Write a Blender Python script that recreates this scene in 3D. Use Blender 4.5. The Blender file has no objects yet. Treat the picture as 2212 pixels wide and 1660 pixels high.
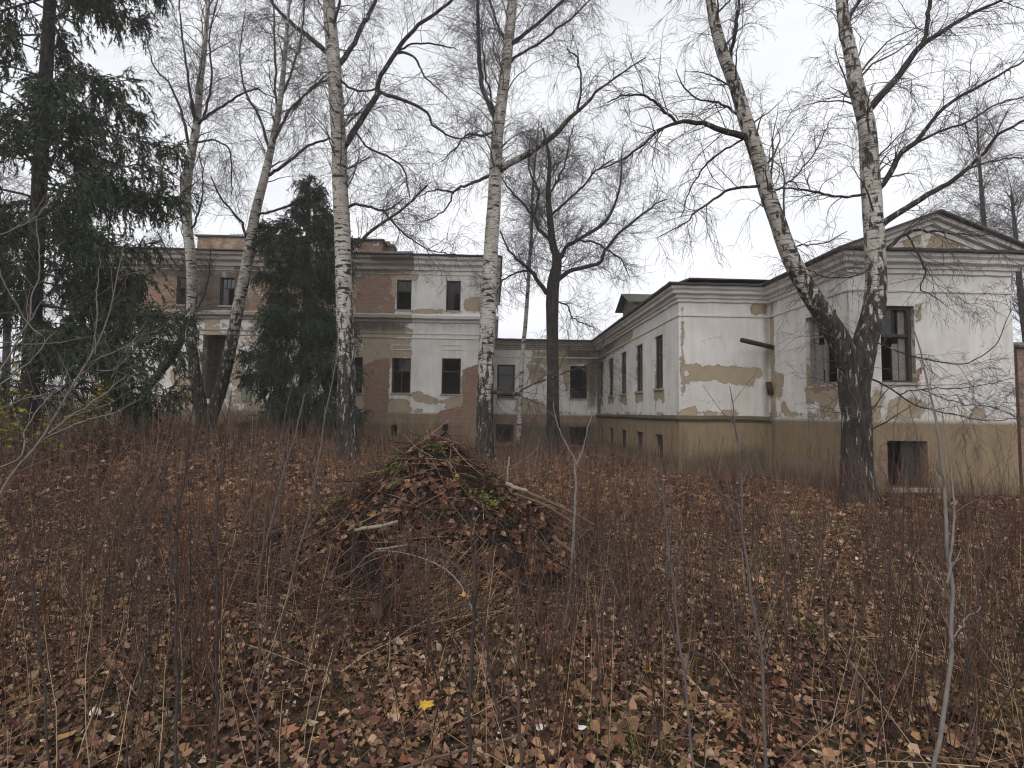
import bpy, math, random
import numpy as np
from mathutils import Matrix, Vector

# ------------------------------------------------------------------ camera, sky, sun, exposure
scene = bpy.context.scene
FPX, CU, CV = 1090.0, 1106.0, 830.0          # focal length and centre in reference pixels (2212 x 1660)
EYE = np.array([0.0, 0.0, 1.65])
YAW, PITCH, ROLL = 0.0330, 0.0569, 0.0133
_f = np.array([math.sin(YAW) * math.cos(PITCH), math.cos(YAW) * math.cos(PITCH), math.sin(PITCH)])
_r0 = np.array([math.cos(YAW), -math.sin(YAW), 0.0])
_u0 = np.cross(_r0, _f)
CR = math.cos(ROLL) * _r0 + math.sin(ROLL) * _u0
CUP = -math.sin(ROLL) * _r0 + math.cos(ROLL) * _u0
cam_data = bpy.data.cameras.new("camera")
cam_data.sensor_width = 36.0
cam_data.lens = 36.0 * FPX / 2212.0
cam_data.clip_start = 0.05
cam_data.clip_end = 2000.0
cam = bpy.data.objects.new("camera", cam_data)
scene.collection.objects.link(cam)
cam.matrix_world = Matrix(((CR[0], CUP[0], -_f[0], EYE[0]), (CR[1], CUP[1], -_f[1], EYE[1]),
                           (CR[2], CUP[2], -_f[2], EYE[2]), (0, 0, 0, 1)))
scene.camera = cam

SUN_ELEV, SUN_AZ = math.radians(42), math.radians(205)     # azimuth from +Y clockwise
world = bpy.data.worlds.new("World")
scene.world = world
world.use_nodes = True
wn, wl = world.node_tree.nodes, world.node_tree.links
wn.clear()
w_out = wn.new("ShaderNodeOutputWorld")
w_bg = wn.new("ShaderNodeBackground")
w_bg.inputs["Strength"].default_value = 0.10
w_sky = wn.new("ShaderNodeTexSky")
w_sky.sky_type = 'NISHITA'
w_sky.sun_disc = False
w_sky.sun_elevation = SUN_ELEV
w_sky.sun_rotation = SUN_AZ
w_sky.dust_density = 4.0
w_tc = wn.new("ShaderNodeTexCoord")
w_map = wn.new("ShaderNodeMapping")
w_map.inputs["Scale"].default_value = (1.0, 1.0, 2.2)
w_noise = wn.new("ShaderNodeTexNoise")
w_noise.inputs["Scale"].default_value = 1.7
w_noise.inputs["Detail"].default_value = 5.0
w_noise.inputs["Roughness"].default_value = 0.55
w_ramp = wn.new("ShaderNodeValToRGB")
w_ramp.color_ramp.elements[0].position = 0.30
w_ramp.color_ramp.elements[0].color = (0.70, 0.715, 0.745, 1)
w_ramp.color_ramp.elements[1].position = 0.70
w_ramp.color_ramp.elements[1].color = (0.975, 0.985, 1.0, 1)
w_mul = wn.new("ShaderNodeMix")
w_mul.data_type = 'RGBA'
w_mul.blend_type = 'MULTIPLY'
w_mul.inputs[0].default_value = 1.0
w_mul.clamp_result = False
w_mul.inputs[7].default_value = (11.2, 11.2, 11.35, 1)      # radiance of the cloud layer
w_mix = wn.new("ShaderNodeMix")
w_mix.data_type = 'RGBA'
w_mix.clamp_result = False
w_mix.inputs[0].default_value = 0.94                        # nearly closed overcast
wl.new(w_tc.outputs["Generated"], w_map.inputs["Vector"])
wl.new(w_map.outputs["Vector"], w_noise.inputs["Vector"])
wl.new(w_noise.outputs["Fac"], w_ramp.inputs["Fac"])
wl.new(w_ramp.outputs["Color"], w_mul.inputs[6])
wl.new(w_sky.outputs["Color"], w_mix.inputs[6])
wl.new(w_mul.outputs[2], w_mix.inputs[7])
wl.new(w_mix.outputs[2], w_bg.inputs["Color"])
wl.new(w_bg.outputs["Background"], w_out.inputs["Surface"])

sun_data = bpy.data.lights.new("sun", 'SUN')
sun_data.energy = 1.5
sun_data.angle = math.radians(60)
sun_data.color = (1.0, 0.97, 0.93)
sun = bpy.data.objects.new("sun", sun_data)
scene.collection.objects.link(sun)
_sd = Vector((math.sin(SUN_AZ) * math.cos(SUN_ELEV), math.cos(SUN_AZ) * math.cos(SUN_ELEV), math.sin(SUN_ELEV)))
sun.rotation_euler = _sd.to_track_quat('Z', 'Y').to_euler()
sun.location = (0, 0, 30)

scene.render.engine = 'CYCLES'
scene.cycles.max_bounces = 5
scene.cycles.diffuse_bounces = 2
scene.cycles.glossy_bounces = 2
scene.cycles.volume_bounces = 1
scene.cycles.use_adaptive_sampling = True
scene.cycles.adaptive_threshold = 0.02
scene.cycles.use_denoising = True
scene.cycles.pixel_filter_type = 'BLACKMAN_HARRIS'
scene.cycles.filter_width = 1.15
scene.cycles.transparent_max_bounces = 4
scene.view_settings.view_transform = 'Standard'
scene.view_settings.look = 'None'
scene.view_settings.exposure = 0.12
scene.view_settings.gamma = 1.0

# ------------------------------------------------------------------ helpers
rng = np.random.default_rng(11)
random.seed(5)
COL = scene.collection


def ray(u, v):
    u, v = np.asarray(u, float), np.asarray(v, float)
    return _f + ((u - CU) / FPX)[..., None] * CR + ((CV - v) / FPX)[..., None] * CUP


def at_y(u, v, y):
    d = ray(u, v)
    t = (np.asarray(y, float) - EYE[1]) / d[..., 1]
    return EYE + d * t[..., None]


def at_x(u, v, x):
    d = ray(u, v)
    t = (np.asarray(x, float) - EYE[0]) / d[..., 0]
    return EYE + d * t[..., None]


def wob(x, y, s=1.0, seed=0.0):
    return (np.sin(x * 1.7 * s + 1.3 + seed) * np.sin(y * 1.3 * s + 0.7 + seed * 2) * 0.5
            + np.sin(x * 3.9 * s + y * 2.1 * s + seed) * 0.28 + np.sin(x * 8.3 * s - y * 7.1 * s + 2 + seed) * 0.14
            + np.sin(x * 15.1 * s + y * 13.7 * s + seed * 3) * 0.08)


def sstep(a, b, x):
    t = np.clip((np.asarray(x, float) - a) / (b - a), 0, 1)
    return t * t * (3 - 2 * t)


def gz(x, y):
    x, y = np.asarray(x, float), np.asarray(y, float)
    rise = 0.95 * sstep(1.0, 10.0, -x) * sstep(5.0, 15.0, y)
    far = sstep(26.0, 60.0, y) * 0.3
    return rise + far + 0.05 * wob(x, y, 0.8) - 0.03


def at_ground(u, v):
    d = ray(u, v)
    lo = 1.0
    t = 1.5
    for _ in range(4000):
        p = EYE + d * t
        if p[2] < gz(p[0], p[1]):
            break
        t += 0.02
    p = EYE + d * t
    return np.array([p[0], p[1], float(gz(p[0], p[1]))])


def srgb(r, g, b, k=1.0):
    o = []
    for c in (r, g, b):
        c = c / 255.0
        o.append((c / 12.92 if c <= 0.04045 else ((c + 0.055) / 1.055) ** 2.4) * k)
    return tuple(o)


def mesh_np(name, verts, faces_list, mats=None, mat_idx=None, smooth=False, attrs=None, face_attrs=None, uv=None):
    """faces_list: list of int arrays (n,3) or (n,4). attrs: point float/colour arrays."""
    me = bpy.data.meshes.new(name)
    verts = np.asarray(verts, np.float32).reshape(-1, 3)
    fl = [np.asarray(f, np.int32) for f in faces_list if len(f)]
    me.vertices.add(len(verts))
    me.vertices.foreach_set("co", verts.ravel())
    loops = np.concatenate([f.ravel() for f in fl])
    totals = np.concatenate([np.full(len(f), f.shape[1], np.int32) for f in fl])
    starts = np.concatenate([[0], np.cumsum(totals)[:-1]]).astype(np.int32)
    me.loops.add(len(loops))
    me.loops.foreach_set("vertex_index", loops)
    me.polygons.add(len(totals))
    me.polygons.foreach_set("loop_start", starts)
    me.polygons.foreach_set("loop_total", totals)
    if mat_idx is not None:
        me.polygons.foreach_set("material_index", np.asarray(mat_idx, np.int32))
    me.polygons.foreach_set("use_smooth", np.full(len(totals), smooth, bool))
    for k, a in (attrs or {}).items():
        a = np.asarray(a, np.float32)
        if a.ndim == 1:
            me.attributes.new(k, 'FLOAT', 'POINT').data.foreach_set("value", a)
        else:
            if a.shape[1] == 3:
                a = np.concatenate([a, np.ones((len(a), 1), np.float32)], 1)
            me.attributes.new(k, 'FLOAT_COLOR', 'POINT').data.foreach_set("color", a.ravel())
    for k, a in (face_attrs or {}).items():
        a = np.asarray(a, np.float32)
        if a.ndim == 1:
            me.attributes.new(k, 'FLOAT', 'FACE').data.foreach_set("value", a)
        else:
            if a.shape[1] == 3:
                a = np.concatenate([a, np.ones((len(a), 1), np.float32)], 1)
            me.attributes.new(k, 'FLOAT_COLOR', 'FACE').data.foreach_set("color", a.ravel())
    for m in (mats or []):
        me.materials.append(m)
    me.update(calc_edges=True)
    me.validate()
    return me


def link(name, me, parent=None, label=None, cat=None, group=None, kind=None, loc=None):
    o = bpy.data.objects.new(name, me)
    COL.objects.link(o)
    if parent is not None:
        o.parent = parent
        o.matrix_parent_inverse = Matrix.Translation(-Vector(parent_base(parent)))
    if loc is not None:
        o.location = loc
    if label:
        o["label"] = label
    if cat:
        o["category"] = cat
    if group:
        o["group"] = group
    if kind:
        o["kind"] = kind
    return o


def parent_base(o):
    b = Vector((0, 0, 0))
    b += o.location if o.parent is None else Vector((0, 0, 0))
    return b


def thing(name, label, cat, base, group=None):
    e = bpy.data.objects.new(name, None)
    e.empty_display_size = 0.3
    COL.objects.link(e)
    e.location = Vector([float(c) for c in base])
    e["label"] = label
    e["category"] = cat
    if group:
        e["group"] = group
    return e


def part(name, me, parent, kind=None, label=None):
    """child of a thing (or of a part); meshes are in world coordinates."""
    o = bpy.data.objects.new(name, me)
    COL.objects.link(o)
    o.parent = parent
    if parent.parent is None:
        o.matrix_parent_inverse = Matrix.Translation(-parent.location)
    else:
        o.matrix_parent_inverse = Matrix.Identity(4)
    if kind:
        o["kind"] = kind
    if label:
        o["label"] = label
    return o


class MB:
    """Collects boxes, quads and prisms into one mesh."""

    def __init__(self):
        self.v, self.q, self.t = [], [], []

    def box(self, x0, x1, y0, y1, z0, z1):
        b = len(self.v)
        self.v += [(x0, y0, z0), (x1, y0, z0), (x1, y1, z0), (x0, y1, z0), (x0, y0, z1), (x1, y0, z1), (x1, y1, z1), (x0, y1, z1)]
        self.q += [(b, b + 3, b + 2, b + 1), (b + 4, b + 5, b + 6, b + 7), (b, b + 1, b + 5, b + 4), (b + 1, b + 2, b + 6, b + 5),
                   (b + 2, b + 3, b + 7, b + 6), (b + 3, b, b + 4, b + 7)]
        return self

    def hexa(self, p):
        """eight points ordered as in box"""
        b = len(self.v)
        self.v += [tuple(map(float, c)) for c in p]
        self.q += [(b, b + 3, b + 2, b + 1), (b + 4, b + 5, b + 6, b + 7), (b, b + 1, b + 5, b + 4), (b + 1, b + 2, b + 6, b + 5),
                   (b + 2, b + 3, b + 7, b + 6), (b + 3, b, b + 4, b + 7)]
        return self

    def quad(self, a, b_, c, d):
        b = len(self.v)
        self.v += [tuple(map(float, p)) for p in (a, b_, c, d)]
        self.q.append((b, b + 1, b + 2, b + 3))
        return self

    def tri(self, a, b_, c):
        b = len(self.v)
        self.v += [tuple(map(float, p)) for p in (a, b_, c)]
        self.t.append((b, b + 1, b + 2))
        return self

    def mesh(self, name, mat):
        fl = []
        if self.q:
            fl.append(np.array(self.q, np.int32))
        if self.t:
            fl.append(np.array(self.t, np.int32))
        return mesh_np(name, np.array(self.v), fl, [mat])


# --- tubes and growth -------------------------------------------------
def tubes(P, R, sides=4):
    """P (M,K,3), R (M,K) -> verts, quads"""
    P = np.asarray(P, float)
    R = np.asarray(R, float)
    M, K, _ = P.shape
    T = np.gradient(P, axis=1)
    T /= np.linalg.norm(T, axis=2, keepdims=True) + 1e-9
    mean = P[:, -1] - P[:, 0]
    ref = np.zeros((M, 3))
    ref[np.arange(M), np.argmin(np.abs(mean), axis=1)] = 1.0
    A = np.cross(T, ref[:, None, :])
    A /= np.linalg.norm(A, axis=2, keepdims=True) + 1e-9
    B = np.cross(T, A)
    ang = np.arange(sides) * 2 * math.pi / sides
    V = P[:, :, None, :] + R[:, :, None, None] * (A[:, :, None, :] * np.cos(ang)[None, None, :, None]
                                                   + B[:, :, None, :] * np.sin(ang)[None, None, :, None])
    idx = np.arange(M * K * sides).reshape(M, K, sides)
    nx = np.roll(idx, -1, axis=2)
    Q = np.stack([idx[:, :-1], nx[:, :-1], nx[:, 1:], idx[:, 1:]], -1).reshape(-1, 4)
    return V.reshape(-1, 3), Q


def smooth_path(pts, n):
    """Catmull-Rom resample of (m, c) points to n points."""
    p = np.asarray(pts, float)
    if len(p) == 2:
        t = np.linspace(0, 1, n)[:, None]
        return p[0] * (1 - t) + p[1] * t
    ext = np.vstack([2 * p[0] - p[1], p, 2 * p[-1] - p[-2]])
    seg = np.linalg.norm(np.diff(p[:, :2], axis=0), axis=1)
    cum = np.concatenate([[0], np.cumsum(seg)])
    s = np.linspace(0, cum[-1], n)
    out = []
    for x in s:
        i = min(np.searchsorted(cum, x, side='right') - 1, len(p) - 2)
        t = (x - cum[i]) / max(cum[i + 1] - cum[i], 1e-9)
        a, b, c, d = ext[i], ext[i + 1], ext[i + 2], ext[i + 3]
        out.append(0.5 * ((2 * b) + (-a + c) * t + (2 * a - 5 * b + 4 * c - d) * t * t + (-a + 3 * b - 3 * c + d) * t ** 3))
    return np.array(out)


def px_path(pts, y0, y1=None, n=24, wobble=0.0):
    """pixel path (u, v, width px) carried at depth y0..y1 -> points (n,3), radii (n,)"""
    sp = smooth_path(pts, n)
    y1 = y0 if y1 is None else y1
    y = np.linspace(y0, y1, n)
    P = at_y(sp[:, 0], sp[:, 1], y)
    R = np.maximum(sp[:, 2], 0.4) * 0.5 * y / FPX / np.sqrt(1 + ((sp[:, 0] - CU) / FPX) ** 2)   # a round stem looks wider off the axis
    if wobble:
        P = P + np.cumsum(rng.normal(0, wobble, (n, 3)), 0) * 0.3
    return P, R


def grow(parents, n, t_rng, length, ang, trop, wander, K, r0, r1, up=0.0, rfrac=0.55, tlen=0.5):
    """Grow n children on a set of parents [(P (M,K,3), R (M,K)), ...]; returns (n,K,3), (n,K)."""
    Ps, Rs, Ls, own = [], [], [], []
    for P, R in parents:
        for i in range(len(P)):
            Ps.append(P[i])
            Rs.append(R[i])
    lens = np.array([np.linalg.norm(np.diff(p, axis=0), axis=1).sum() for p in Ps])
    pick = rng.choice(len(Ps), n, p=lens / lens.sum())
    t = rng.uniform(t_rng[0], t_rng[1], n)
    pos, tan, pr = np.zeros((n, 3)), np.zeros((n, 3)), np.zeros(n)
    order = np.argsort(pick, kind='stable')
    for k in np.unique(pick):
        sel = np.where(pick == k)[0]
        p, r = Ps[k], Rs[k]
        f = t[sel] * (len(p) - 1)
        i = np.minimum(f.astype(int), len(p) - 2)
        a = (f - i)[:, None]
        pos[sel] = p[i] * (1 - a) + p[i + 1] * a
        tan[sel] = p[i + 1] - p[i]
        pr[sel] = r[i] * (1 - a[:, 0]) + r[i + 1] * a[:, 0]
    tan /= np.linalg.norm(tan, axis=1, keepdims=True) + 1e-9
    rv = rng.normal(0, 1, (n, 3))
    perp = rv - (rv * tan).sum(1, keepdims=True) * tan
    perp /= np.linalg.norm(perp, axis=1, keepdims=True) + 1e-9
    a = rng.uniform(ang[0], ang[1], n)[:, None]
    d = np.cos(a) * tan + np.sin(a) * perp
    d[:, 2] += up
    d /= np.linalg.norm(d, axis=1, keepdims=True)
    L = rng.uniform(length[0], length[1], n) * (1 - tlen * t)
    out = np.zeros((n, K, 3))
    out[:, 0] = pos
    st = (L / (K - 1))[:, None]
    trop = np.asarray(trop, float)
    for k in range(1, K):
        d = d + rng.normal(0, wander, (n, 3)) + trop * (k / K)
        d /= np.linalg.norm(d, axis=1, keepdims=True)
        out[:, k] = out[:, k - 1] + d * st
    rs = np.minimum(pr * rfrac, r0)
    rs = np.maximum(rs, r1)
    tt = np.linspace(0, 1, K)[None, :]
    R = rs[:, None] * (1 - tt) + r1 * 0.7 * tt
    return out, R


# --- materials --------------------------------------------------------
def new_mat(name, rough=0.85, spec=0.25):
    m = bpy.data.materials.new(name)
    m.use_nodes = True
    b = m.node_tree.nodes["Principled BSDF"]
    b.inputs["Roughness"].default_value = rough
    if "Specular IOR Level" in b.inputs:
        b.inputs["Specular IOR Level"].default_value = spec
    return m, m.node_tree.nodes, m.node_tree.links, b


def nd(nodes, typ, **kw):
    n = nodes.new(typ)
    for k, v in kw.items():
        if k in n.inputs:
            n.inputs[k].default_value = v
        else:
            setattr(n, k, v)
    return n


def math_node(nodes, links, op, a, b=None, c=None):
    n = nodes.new("ShaderNodeMath")
    n.operation = op
    for i, x in enumerate((a, b, c)):
        if x is None:
            continue
        if isinstance(x, (int, float)):
            n.inputs[i].default_value = x
        else:
            links.new(x, n.inputs[i])
    return n.outputs[0]


def mixc(nodes, links, fac, a, b, blend='MIX'):
    n = nodes.new("ShaderNodeMix")
    n.data_type = 'RGBA'
    n.blend_type = blend
    for i, x in ((0, fac), (6, a), (7, b)):
        if isinstance(x, (int, float)):
            n.inputs[i].default_value = x
        elif isinstance(x, tuple):
            n.inputs[i].default_value = (x[0], x[1], x[2], 1)
        else:
            links.new(x, n.inputs[i])
    return n.outputs[2]


def noise(nodes, links, scale, detail=4, vec=None, rough=0.55, mapscale=None):
    n = nodes.new("ShaderNodeTexNoise")
    n.inputs["Scale"].default_value = scale
    n.inputs["Detail"].default_value = detail
    n.inputs["Roughness"].default_value = rough
    if vec is None:
        tc = nodes.new("ShaderNodeTexCoord")
        vec = tc.outputs["Object"]
    if mapscale is not None:
        mp = nodes.new("ShaderNodeMapping")
        mp.inputs["Scale"].default_value = mapscale
        links.new(vec, mp.inputs["Vector"])
        vec = mp.outputs["Vector"]
    links.new(vec, n.inputs["Vector"])
    return n.outputs["Fac"]


def ramp(nodes, links, fac, stops):
    n = nodes.new("ShaderNodeValToRGB")
    e = n.color_ramp.elements
    while len(e) < len(stops):
        e.new(0.5)
    for i, (p, c) in enumerate(stops):
        e[i].position = p
        e[i].color = (c, c, c, 1) if isinstance(c, (int, float)) else (c[0], c[1], c[2], 1)
    links.new(fac, n.inputs["Fac"])
    return n.outputs["Color"]


def plain(name, col, rough=0.85, var=0.25, scale=8.0, spec=0.2, bump=0.0):
    m, n, l, b = new_mat(name, rough, spec)
    f = noise(n, l, scale, 5)
    c = mixc(n, l, f, tuple(x * (1 - var) for x in col), tuple(min(1, x * (1 + var)) for x in col))
    l.new(c, b.inputs["Base Color"])
    if bump:
        bp = n.new("ShaderNodeBump")
        bp.inputs["Strength"].default_value = bump
        bp.inputs["Distance"].default_value = 0.02
        l.new(f, bp.inputs["Height"])
        l.new(bp.outputs["Normal"], b.inputs["Normal"])
    return m


def attr_color(name, attr="col", rough=0.8, spec=0.2, var=0.2, scale=30.0, trans=0.0):
    m, n, l, b = new_mat(name, rough, spec)
    a = n.new("ShaderNodeAttribute")
    a.attribute_name = attr
    f = noise(n, l, scale, 3)
    g = math_node(n, l, 'MULTIPLY_ADD', f, 2 * var, 1 - var)
    hsv = n.new("ShaderNodeHueSaturation")
    l.new(a.outputs["Color"], hsv.inputs["Color"])
    l.new(g, hsv.inputs["Value"])
    l.new(hsv.outputs["Color"], b.inputs["Base Color"])
    return m


def make_wall_mat():
    m, n, l, b = new_mat("weathered_plaster", 0.9, 0.2)

    def att(k):
        a = n.new("ShaderNodeAttribute")
        a.attribute_name = k
        return a.outputs["Fac"]
    tc = n.new("ShaderNodeTexCoord").outputs["Object"]
    n1 = noise(n, l, 3.2, 6, tc, 0.65)
    n2 = noise(n, l, 17.0, 4, tc)
    n3 = noise(n, l, 2.1, 5, tc, 0.6)
    big = noise(n, l, 0.9, 4, tc)
    fine = noise(n, l, 60.0, 3, tc)
    streak = noise(n, l, 1.0, 4, tc, 0.6, (5.0, 5.0, 0.5))

    def mask(a, na, ka, nb, kb, soft):
        s = math_node(n, l, 'MULTIPLY_ADD', math_node(n, l, 'SUBTRACT', na, 0.5), ka, a)
        s = math_node(n, l, 'MULTIPLY_ADD', math_node(n, l, 'SUBTRACT', nb, 0.5), kb, s)
        mr = n.new("ShaderNodeMapRange")
        mr.inputs["From Min"].default_value = -soft
        mr.inputs["From Max"].default_value = soft
        mr.interpolation_type = 'SMOOTHSTEP'
        l.new(s, mr.inputs["Value"])
        return mr.outputs["Result"]
    lobes = noise(n, l, 1.3, 3, tc, 0.5)
    rag = math_node(n, l, 'MULTIPLY_ADD', n2, 0.42, math_node(n, l, 'MULTIPLY', fine, 0.22))
    rag = math_node(n, l, 'ADD', rag, 0.18)
    pa = math_node(n, l, 'MULTIPLY_ADD', math_node(n, l, 'SUBTRACT', lobes, 0.5), 0.55, att("peel"))
    ba = math_node(n, l, 'MULTIPLY_ADD', math_node(n, l, 'SUBTRACT', lobes, 0.5), -0.55, att("brick"))
    peel = mask(pa, n1, 0.75, rag, 0.55, 0.008)
    brickm = mask(ba, n3, 0.75, rag, 0.6, 0.03)
    plinth = att("plinth")
    # white paint
    dirt = math_node(n, l, 'MULTIPLY_ADD', big, 0.8, math_node(n, l, 'MULTIPLY', streak, 0.6))
    white = mixc(n, l, ramp(n, l, dirt, [(0.40, 0.0), (0.95, 1.0)]), (0.77, 0.75, 0.735), (0.52, 0.485, 0.44))
    white = mixc(n, l, ramp(n, l, fine, [(0.55, 0.0), (0.75, 0.35)]), white, (0.50, 0.47, 0.43))
    # bare plaster
    tan = mixc(n, l, n1, (0.31, 0.25, 0.175), (0.47, 0.39, 0.28))
    tan = mixc(n, l, ramp(n, l, fine, [(0.4, 0.0), (0.7, 0.6)]), tan, (0.24, 0.19, 0.12))
    # plinth plaster
    och = mixc(n, l, n1, (0.20, 0.148, 0.090), (0.315, 0.238, 0.148))
    och = mixc(n, l, ramp(n, l, streak, [(0.46, 0.0), (0.80, 0.6)]), och, (0.12, 0.09, 0.06))
    och = mixc(n, l, ramp(n, l, fine, [(0.5, 0.0), (0.75, 0.5)]), och, (0.18, 0.14, 0.09))
    # bricks
    st = n.new("ShaderNodeAttribute")
    st.attribute_name = "st"
    br = n.new("ShaderNodeTexBrick")
    br.inputs["Scale"].default_value = 1.0
    br.inputs["Brick Width"].default_value = 0.26
    br.inputs["Row Height"].default_value = 0.077
    br.inputs["Mortar Size"].default_value = 0.009
    br.inputs["Color1"].default_value = (0.25, 0.105, 0.07, 1)
    br.inputs["Color2"].default_value = (0.36, 0.18, 0.12, 1)
    br.inputs["Mortar"].default_value = (0.27, 0.20, 0.15, 1)
    br.inputs["Bias"].default_value = -0.1
    l.new(st.outputs["Vector"], br.inputs["Vector"])
    brick = mixc(n, l, ramp(n, l, n1, [(0.36, 0.0), (0.60, 0.85)]), br.outputs["Color"], (0.25, 0.205, 0.155))
    brick = mixc(n, l, ramp(n, l, n2, [(0.5, 0.0), (0.65, 0.6)]), brick, (0.17, 0.10, 0.075))
    c = mixc(n, l, plinth, white, och)
    pc = mixc(n, l, plinth, tan, (0.22, 0.185, 0.135))
    ps = mask(pa, n1, 0.75, rag, 0.55, 0.07)
    ring = math_node(n, l, 'MULTIPLY', math_node(n, l, 'MULTIPLY', ps, math_node(n, l, 'SUBTRACT', 1.0, ps)), 1.7)
    c = mixc(n, l, peel, c, pc)
    c = mixc(n, l, ring, c, (0.16, 0.13, 0.10))
    vc = n.new("ShaderNodeTexVoronoi")
    vc.feature = 'DISTANCE_TO_EDGE'
    vc.inputs["Scale"].default_value = 0.55
    wv = n.new("ShaderNodeVectorMath")
    wv.operation = 'MULTIPLY_ADD'
    ncol = n.new("ShaderNodeTexNoise")
    ncol.inputs["Scale"].default_value = 3.0
    ncol.inputs["Detail"].default_value = 5.0
    l.new(tc, ncol.inputs["Vector"])
    l.new(ncol.outputs["Color"], wv.inputs[0])
    wv.inputs[1].default_value = (0.7, 0.7, 0.7)
    l.new(tc, wv.inputs[2])
    l.new(wv.outputs["Vector"], vc.inputs["Vector"])
    crack = math_node(n, l, 'MULTIPLY', math_node(n, l, 'LESS_THAN', vc.outputs["Distance"], 0.006), math_node(n, l, 'GREATER_THAN', lobes, 0.5))
    c = mixc(n, l, math_node(n, l, 'MULTIPLY', crack, 0.35), c, (0.10, 0.085, 0.07))
    c = mixc(n, l, brickm, c, brick)
    # grime (wet soot and algae below gutters)
    g = math_node(n, l, 'MULTIPLY_ADD', math_node(n, l, 'SUBTRACT', streak, 0.5), 1.1, att("grime"))
    g = math_node(n, l, 'MULTIPLY_ADD', math_node(n, l, 'SUBTRACT', n1, 0.5), 0.7, g)
    gm = n.new("ShaderNodeMapRange")
    gm.inputs["From Min"].default_value = -0.15
    gm.inputs["From Max"].default_value = 0.6
    gm.inputs["To Max"].default_value = 0.85
    l.new(g, gm.inputs["Value"])
    c = mixc(n, l, gm.outputs["Result"], c, (0.075, 0.062, 0.05))
    l.new(c, b.inputs["Base Color"])
    h = math_node(n, l, 'SUBTRACT', 1.0, peel)
    h = math_node(n, l, 'MULTIPLY', h, math_node(n, l, 'SUBTRACT', 1.0, brickm))
    h = math_node(n, l, 'MULTIPLY_ADD', fine, 0.15, h)
    h = math_node(n, l, 'MULTIPLY_ADD', math_node(n, l, 'MULTIPLY', br.outputs["Fac"], brickm), -0.5, h)
    h = math_node(n, l, 'MULTIPLY_ADD', n1, 0.3, h)
    bp = n.new("ShaderNodeBump")
    bp.inputs["Strength"].default_value = 0.7
    bp.inputs["Distance"].default_value = 0.03
    l.new(h, bp.inputs["Height"])
    l.new(bp.outputs["Normal"], b.inputs["Normal"])
    return m


def make_bark(name, white=True):
    """bark with a point attribute 'dark' 0..1 (1: rough dark bark)."""
    m, n, l, b = new_mat(name, 0.85, 0.25)
    tc = n.new("ShaderNodeTexCoord").outputs["Object"]
    a = n.new("ShaderNodeAttribute")
    a.attribute_name = "dark"
    fiss = noise(n, l, 1.0, 5, tc, 0.65, (16, 16, 3.0))
    fine = noise(n, l, 25.0, 4, tc)
    darkc = mixc(n, l, ramp(n, l, fiss, [(0.35, 0.0), (0.62, 1.0)]), (0.008, 0.006, 0.006), (0.055, 0.044, 0.037))
    fleck = noise(n, l, 1.0, 3, tc, 0.6, (15, 15, 3.5))
    if white:
        darkc = mixc(n, l, ramp(n, l, fleck, [(0.60, 0.0), (0.65, 0.85)]), darkc, (0.34, 0.32, 0.29))
    if white:
        lent = noise(n, l, 1.0, 3, tc, 0.6, (4.0, 4.0, 46.0))
        vor = noise(n, l, 1.0, 3, tc, 0.55, (3.2, 3.2, 10.0))
        patch = noise(n, l, 2.3, 4, tc, 0.6)
        w = mixc(n, l, fine, (0.34, 0.315, 0.28), (0.58, 0.55, 0.50))
        w = mixc(n, l, ramp(n, l, patch, [(0.42, 0.0), (0.62, 0.7)]), w, (0.30, 0.26, 0.21))
        w = mixc(n, l, ramp(n, l, lent, [(0.555, 0.0), (0.60, 1.0)]), w, (0.05, 0.04, 0.035))
        w = mixc(n, l, ramp(n, l, vor, [(0.588, 0.0), (0.61, 1.0)]), w, (0.03, 0.026, 0.024))
        s = math_node(n, l, 'MULTIPLY_ADD', math_node(n, l, 'SUBTRACT', noise(n, l, 1.0, 5, tc, 0.6, (9, 9, 3.2)), 0.5), 1.5, a.outputs["Fac"])
        mr = n.new("ShaderNodeMapRange")
        mr.inputs["From Min"].default_value = 0.44
        mr.inputs["From Max"].default_value = 0.56
        l.new(s, mr.inputs["Value"])
        c = mixc(n, l, mr.outputs["Result"], w, darkc)
    else:
        lich = noise(n, l, 5.0, 4, tc)
        c = mixc(n, l, ramp(n, l, lich, [(0.5, 0.0), (0.75, 0.5)]), darkc, (0.06, 0.06, 0.045))
    l.new(c, b.inputs["Base Color"])
    bp = n.new("ShaderNodeBump")
    bp.inputs["Strength"].default_value = 0.9
    bp.inputs["Distance"].default_value = 0.03
    l.new(math_node(n, l, 'MULTIPLY', fiss, math_node(n, l, 'MULTIPLY_ADD', a.outputs["Fac"], 0.85, 0.15)), bp.inputs["Height"])
    l.new(bp.outputs["Normal"], b.inputs["Normal"])
    return m


M_wall = make_wall_mat()
M_birch = make_bark("birch_bark", True)
M_bark = make_bark("dark_bark", False)
M_twig = plain("twig_bark", (0.085, 0.072, 0.070), 0.85, 0.35, 4.0)
M_branch = plain("branch_bark", (0.095, 0.082, 0.077), 0.85, 0.4, 6.0)
M_greybranch = plain("grey_branch_bark", (0.19, 0.17, 0.165), 0.8, 0.3, 10.0)
M_frame = plain("old_painted_wood", (0.058, 0.045, 0.040), 0.8, 0.5, 14.0)
M_greywood = plain("grey_weathered_wood", (0.22, 0.20, 0.18), 0.85, 0.45, 12.0)
M_trim = plain("cornice_plaster", (0.64, 0.61, 0.575), 0.9, 0.28, 2.5, bump=0.2)
M_trimold = plain("stained_cornice_plaster", (0.33, 0.29, 0.245), 0.9, 0.5, 1.6, bump=0.3)
M_roof = plain("rusty_roof_iron", (0.088, 0.076, 0.070), 0.7, 0.5, 3.0)
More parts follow.
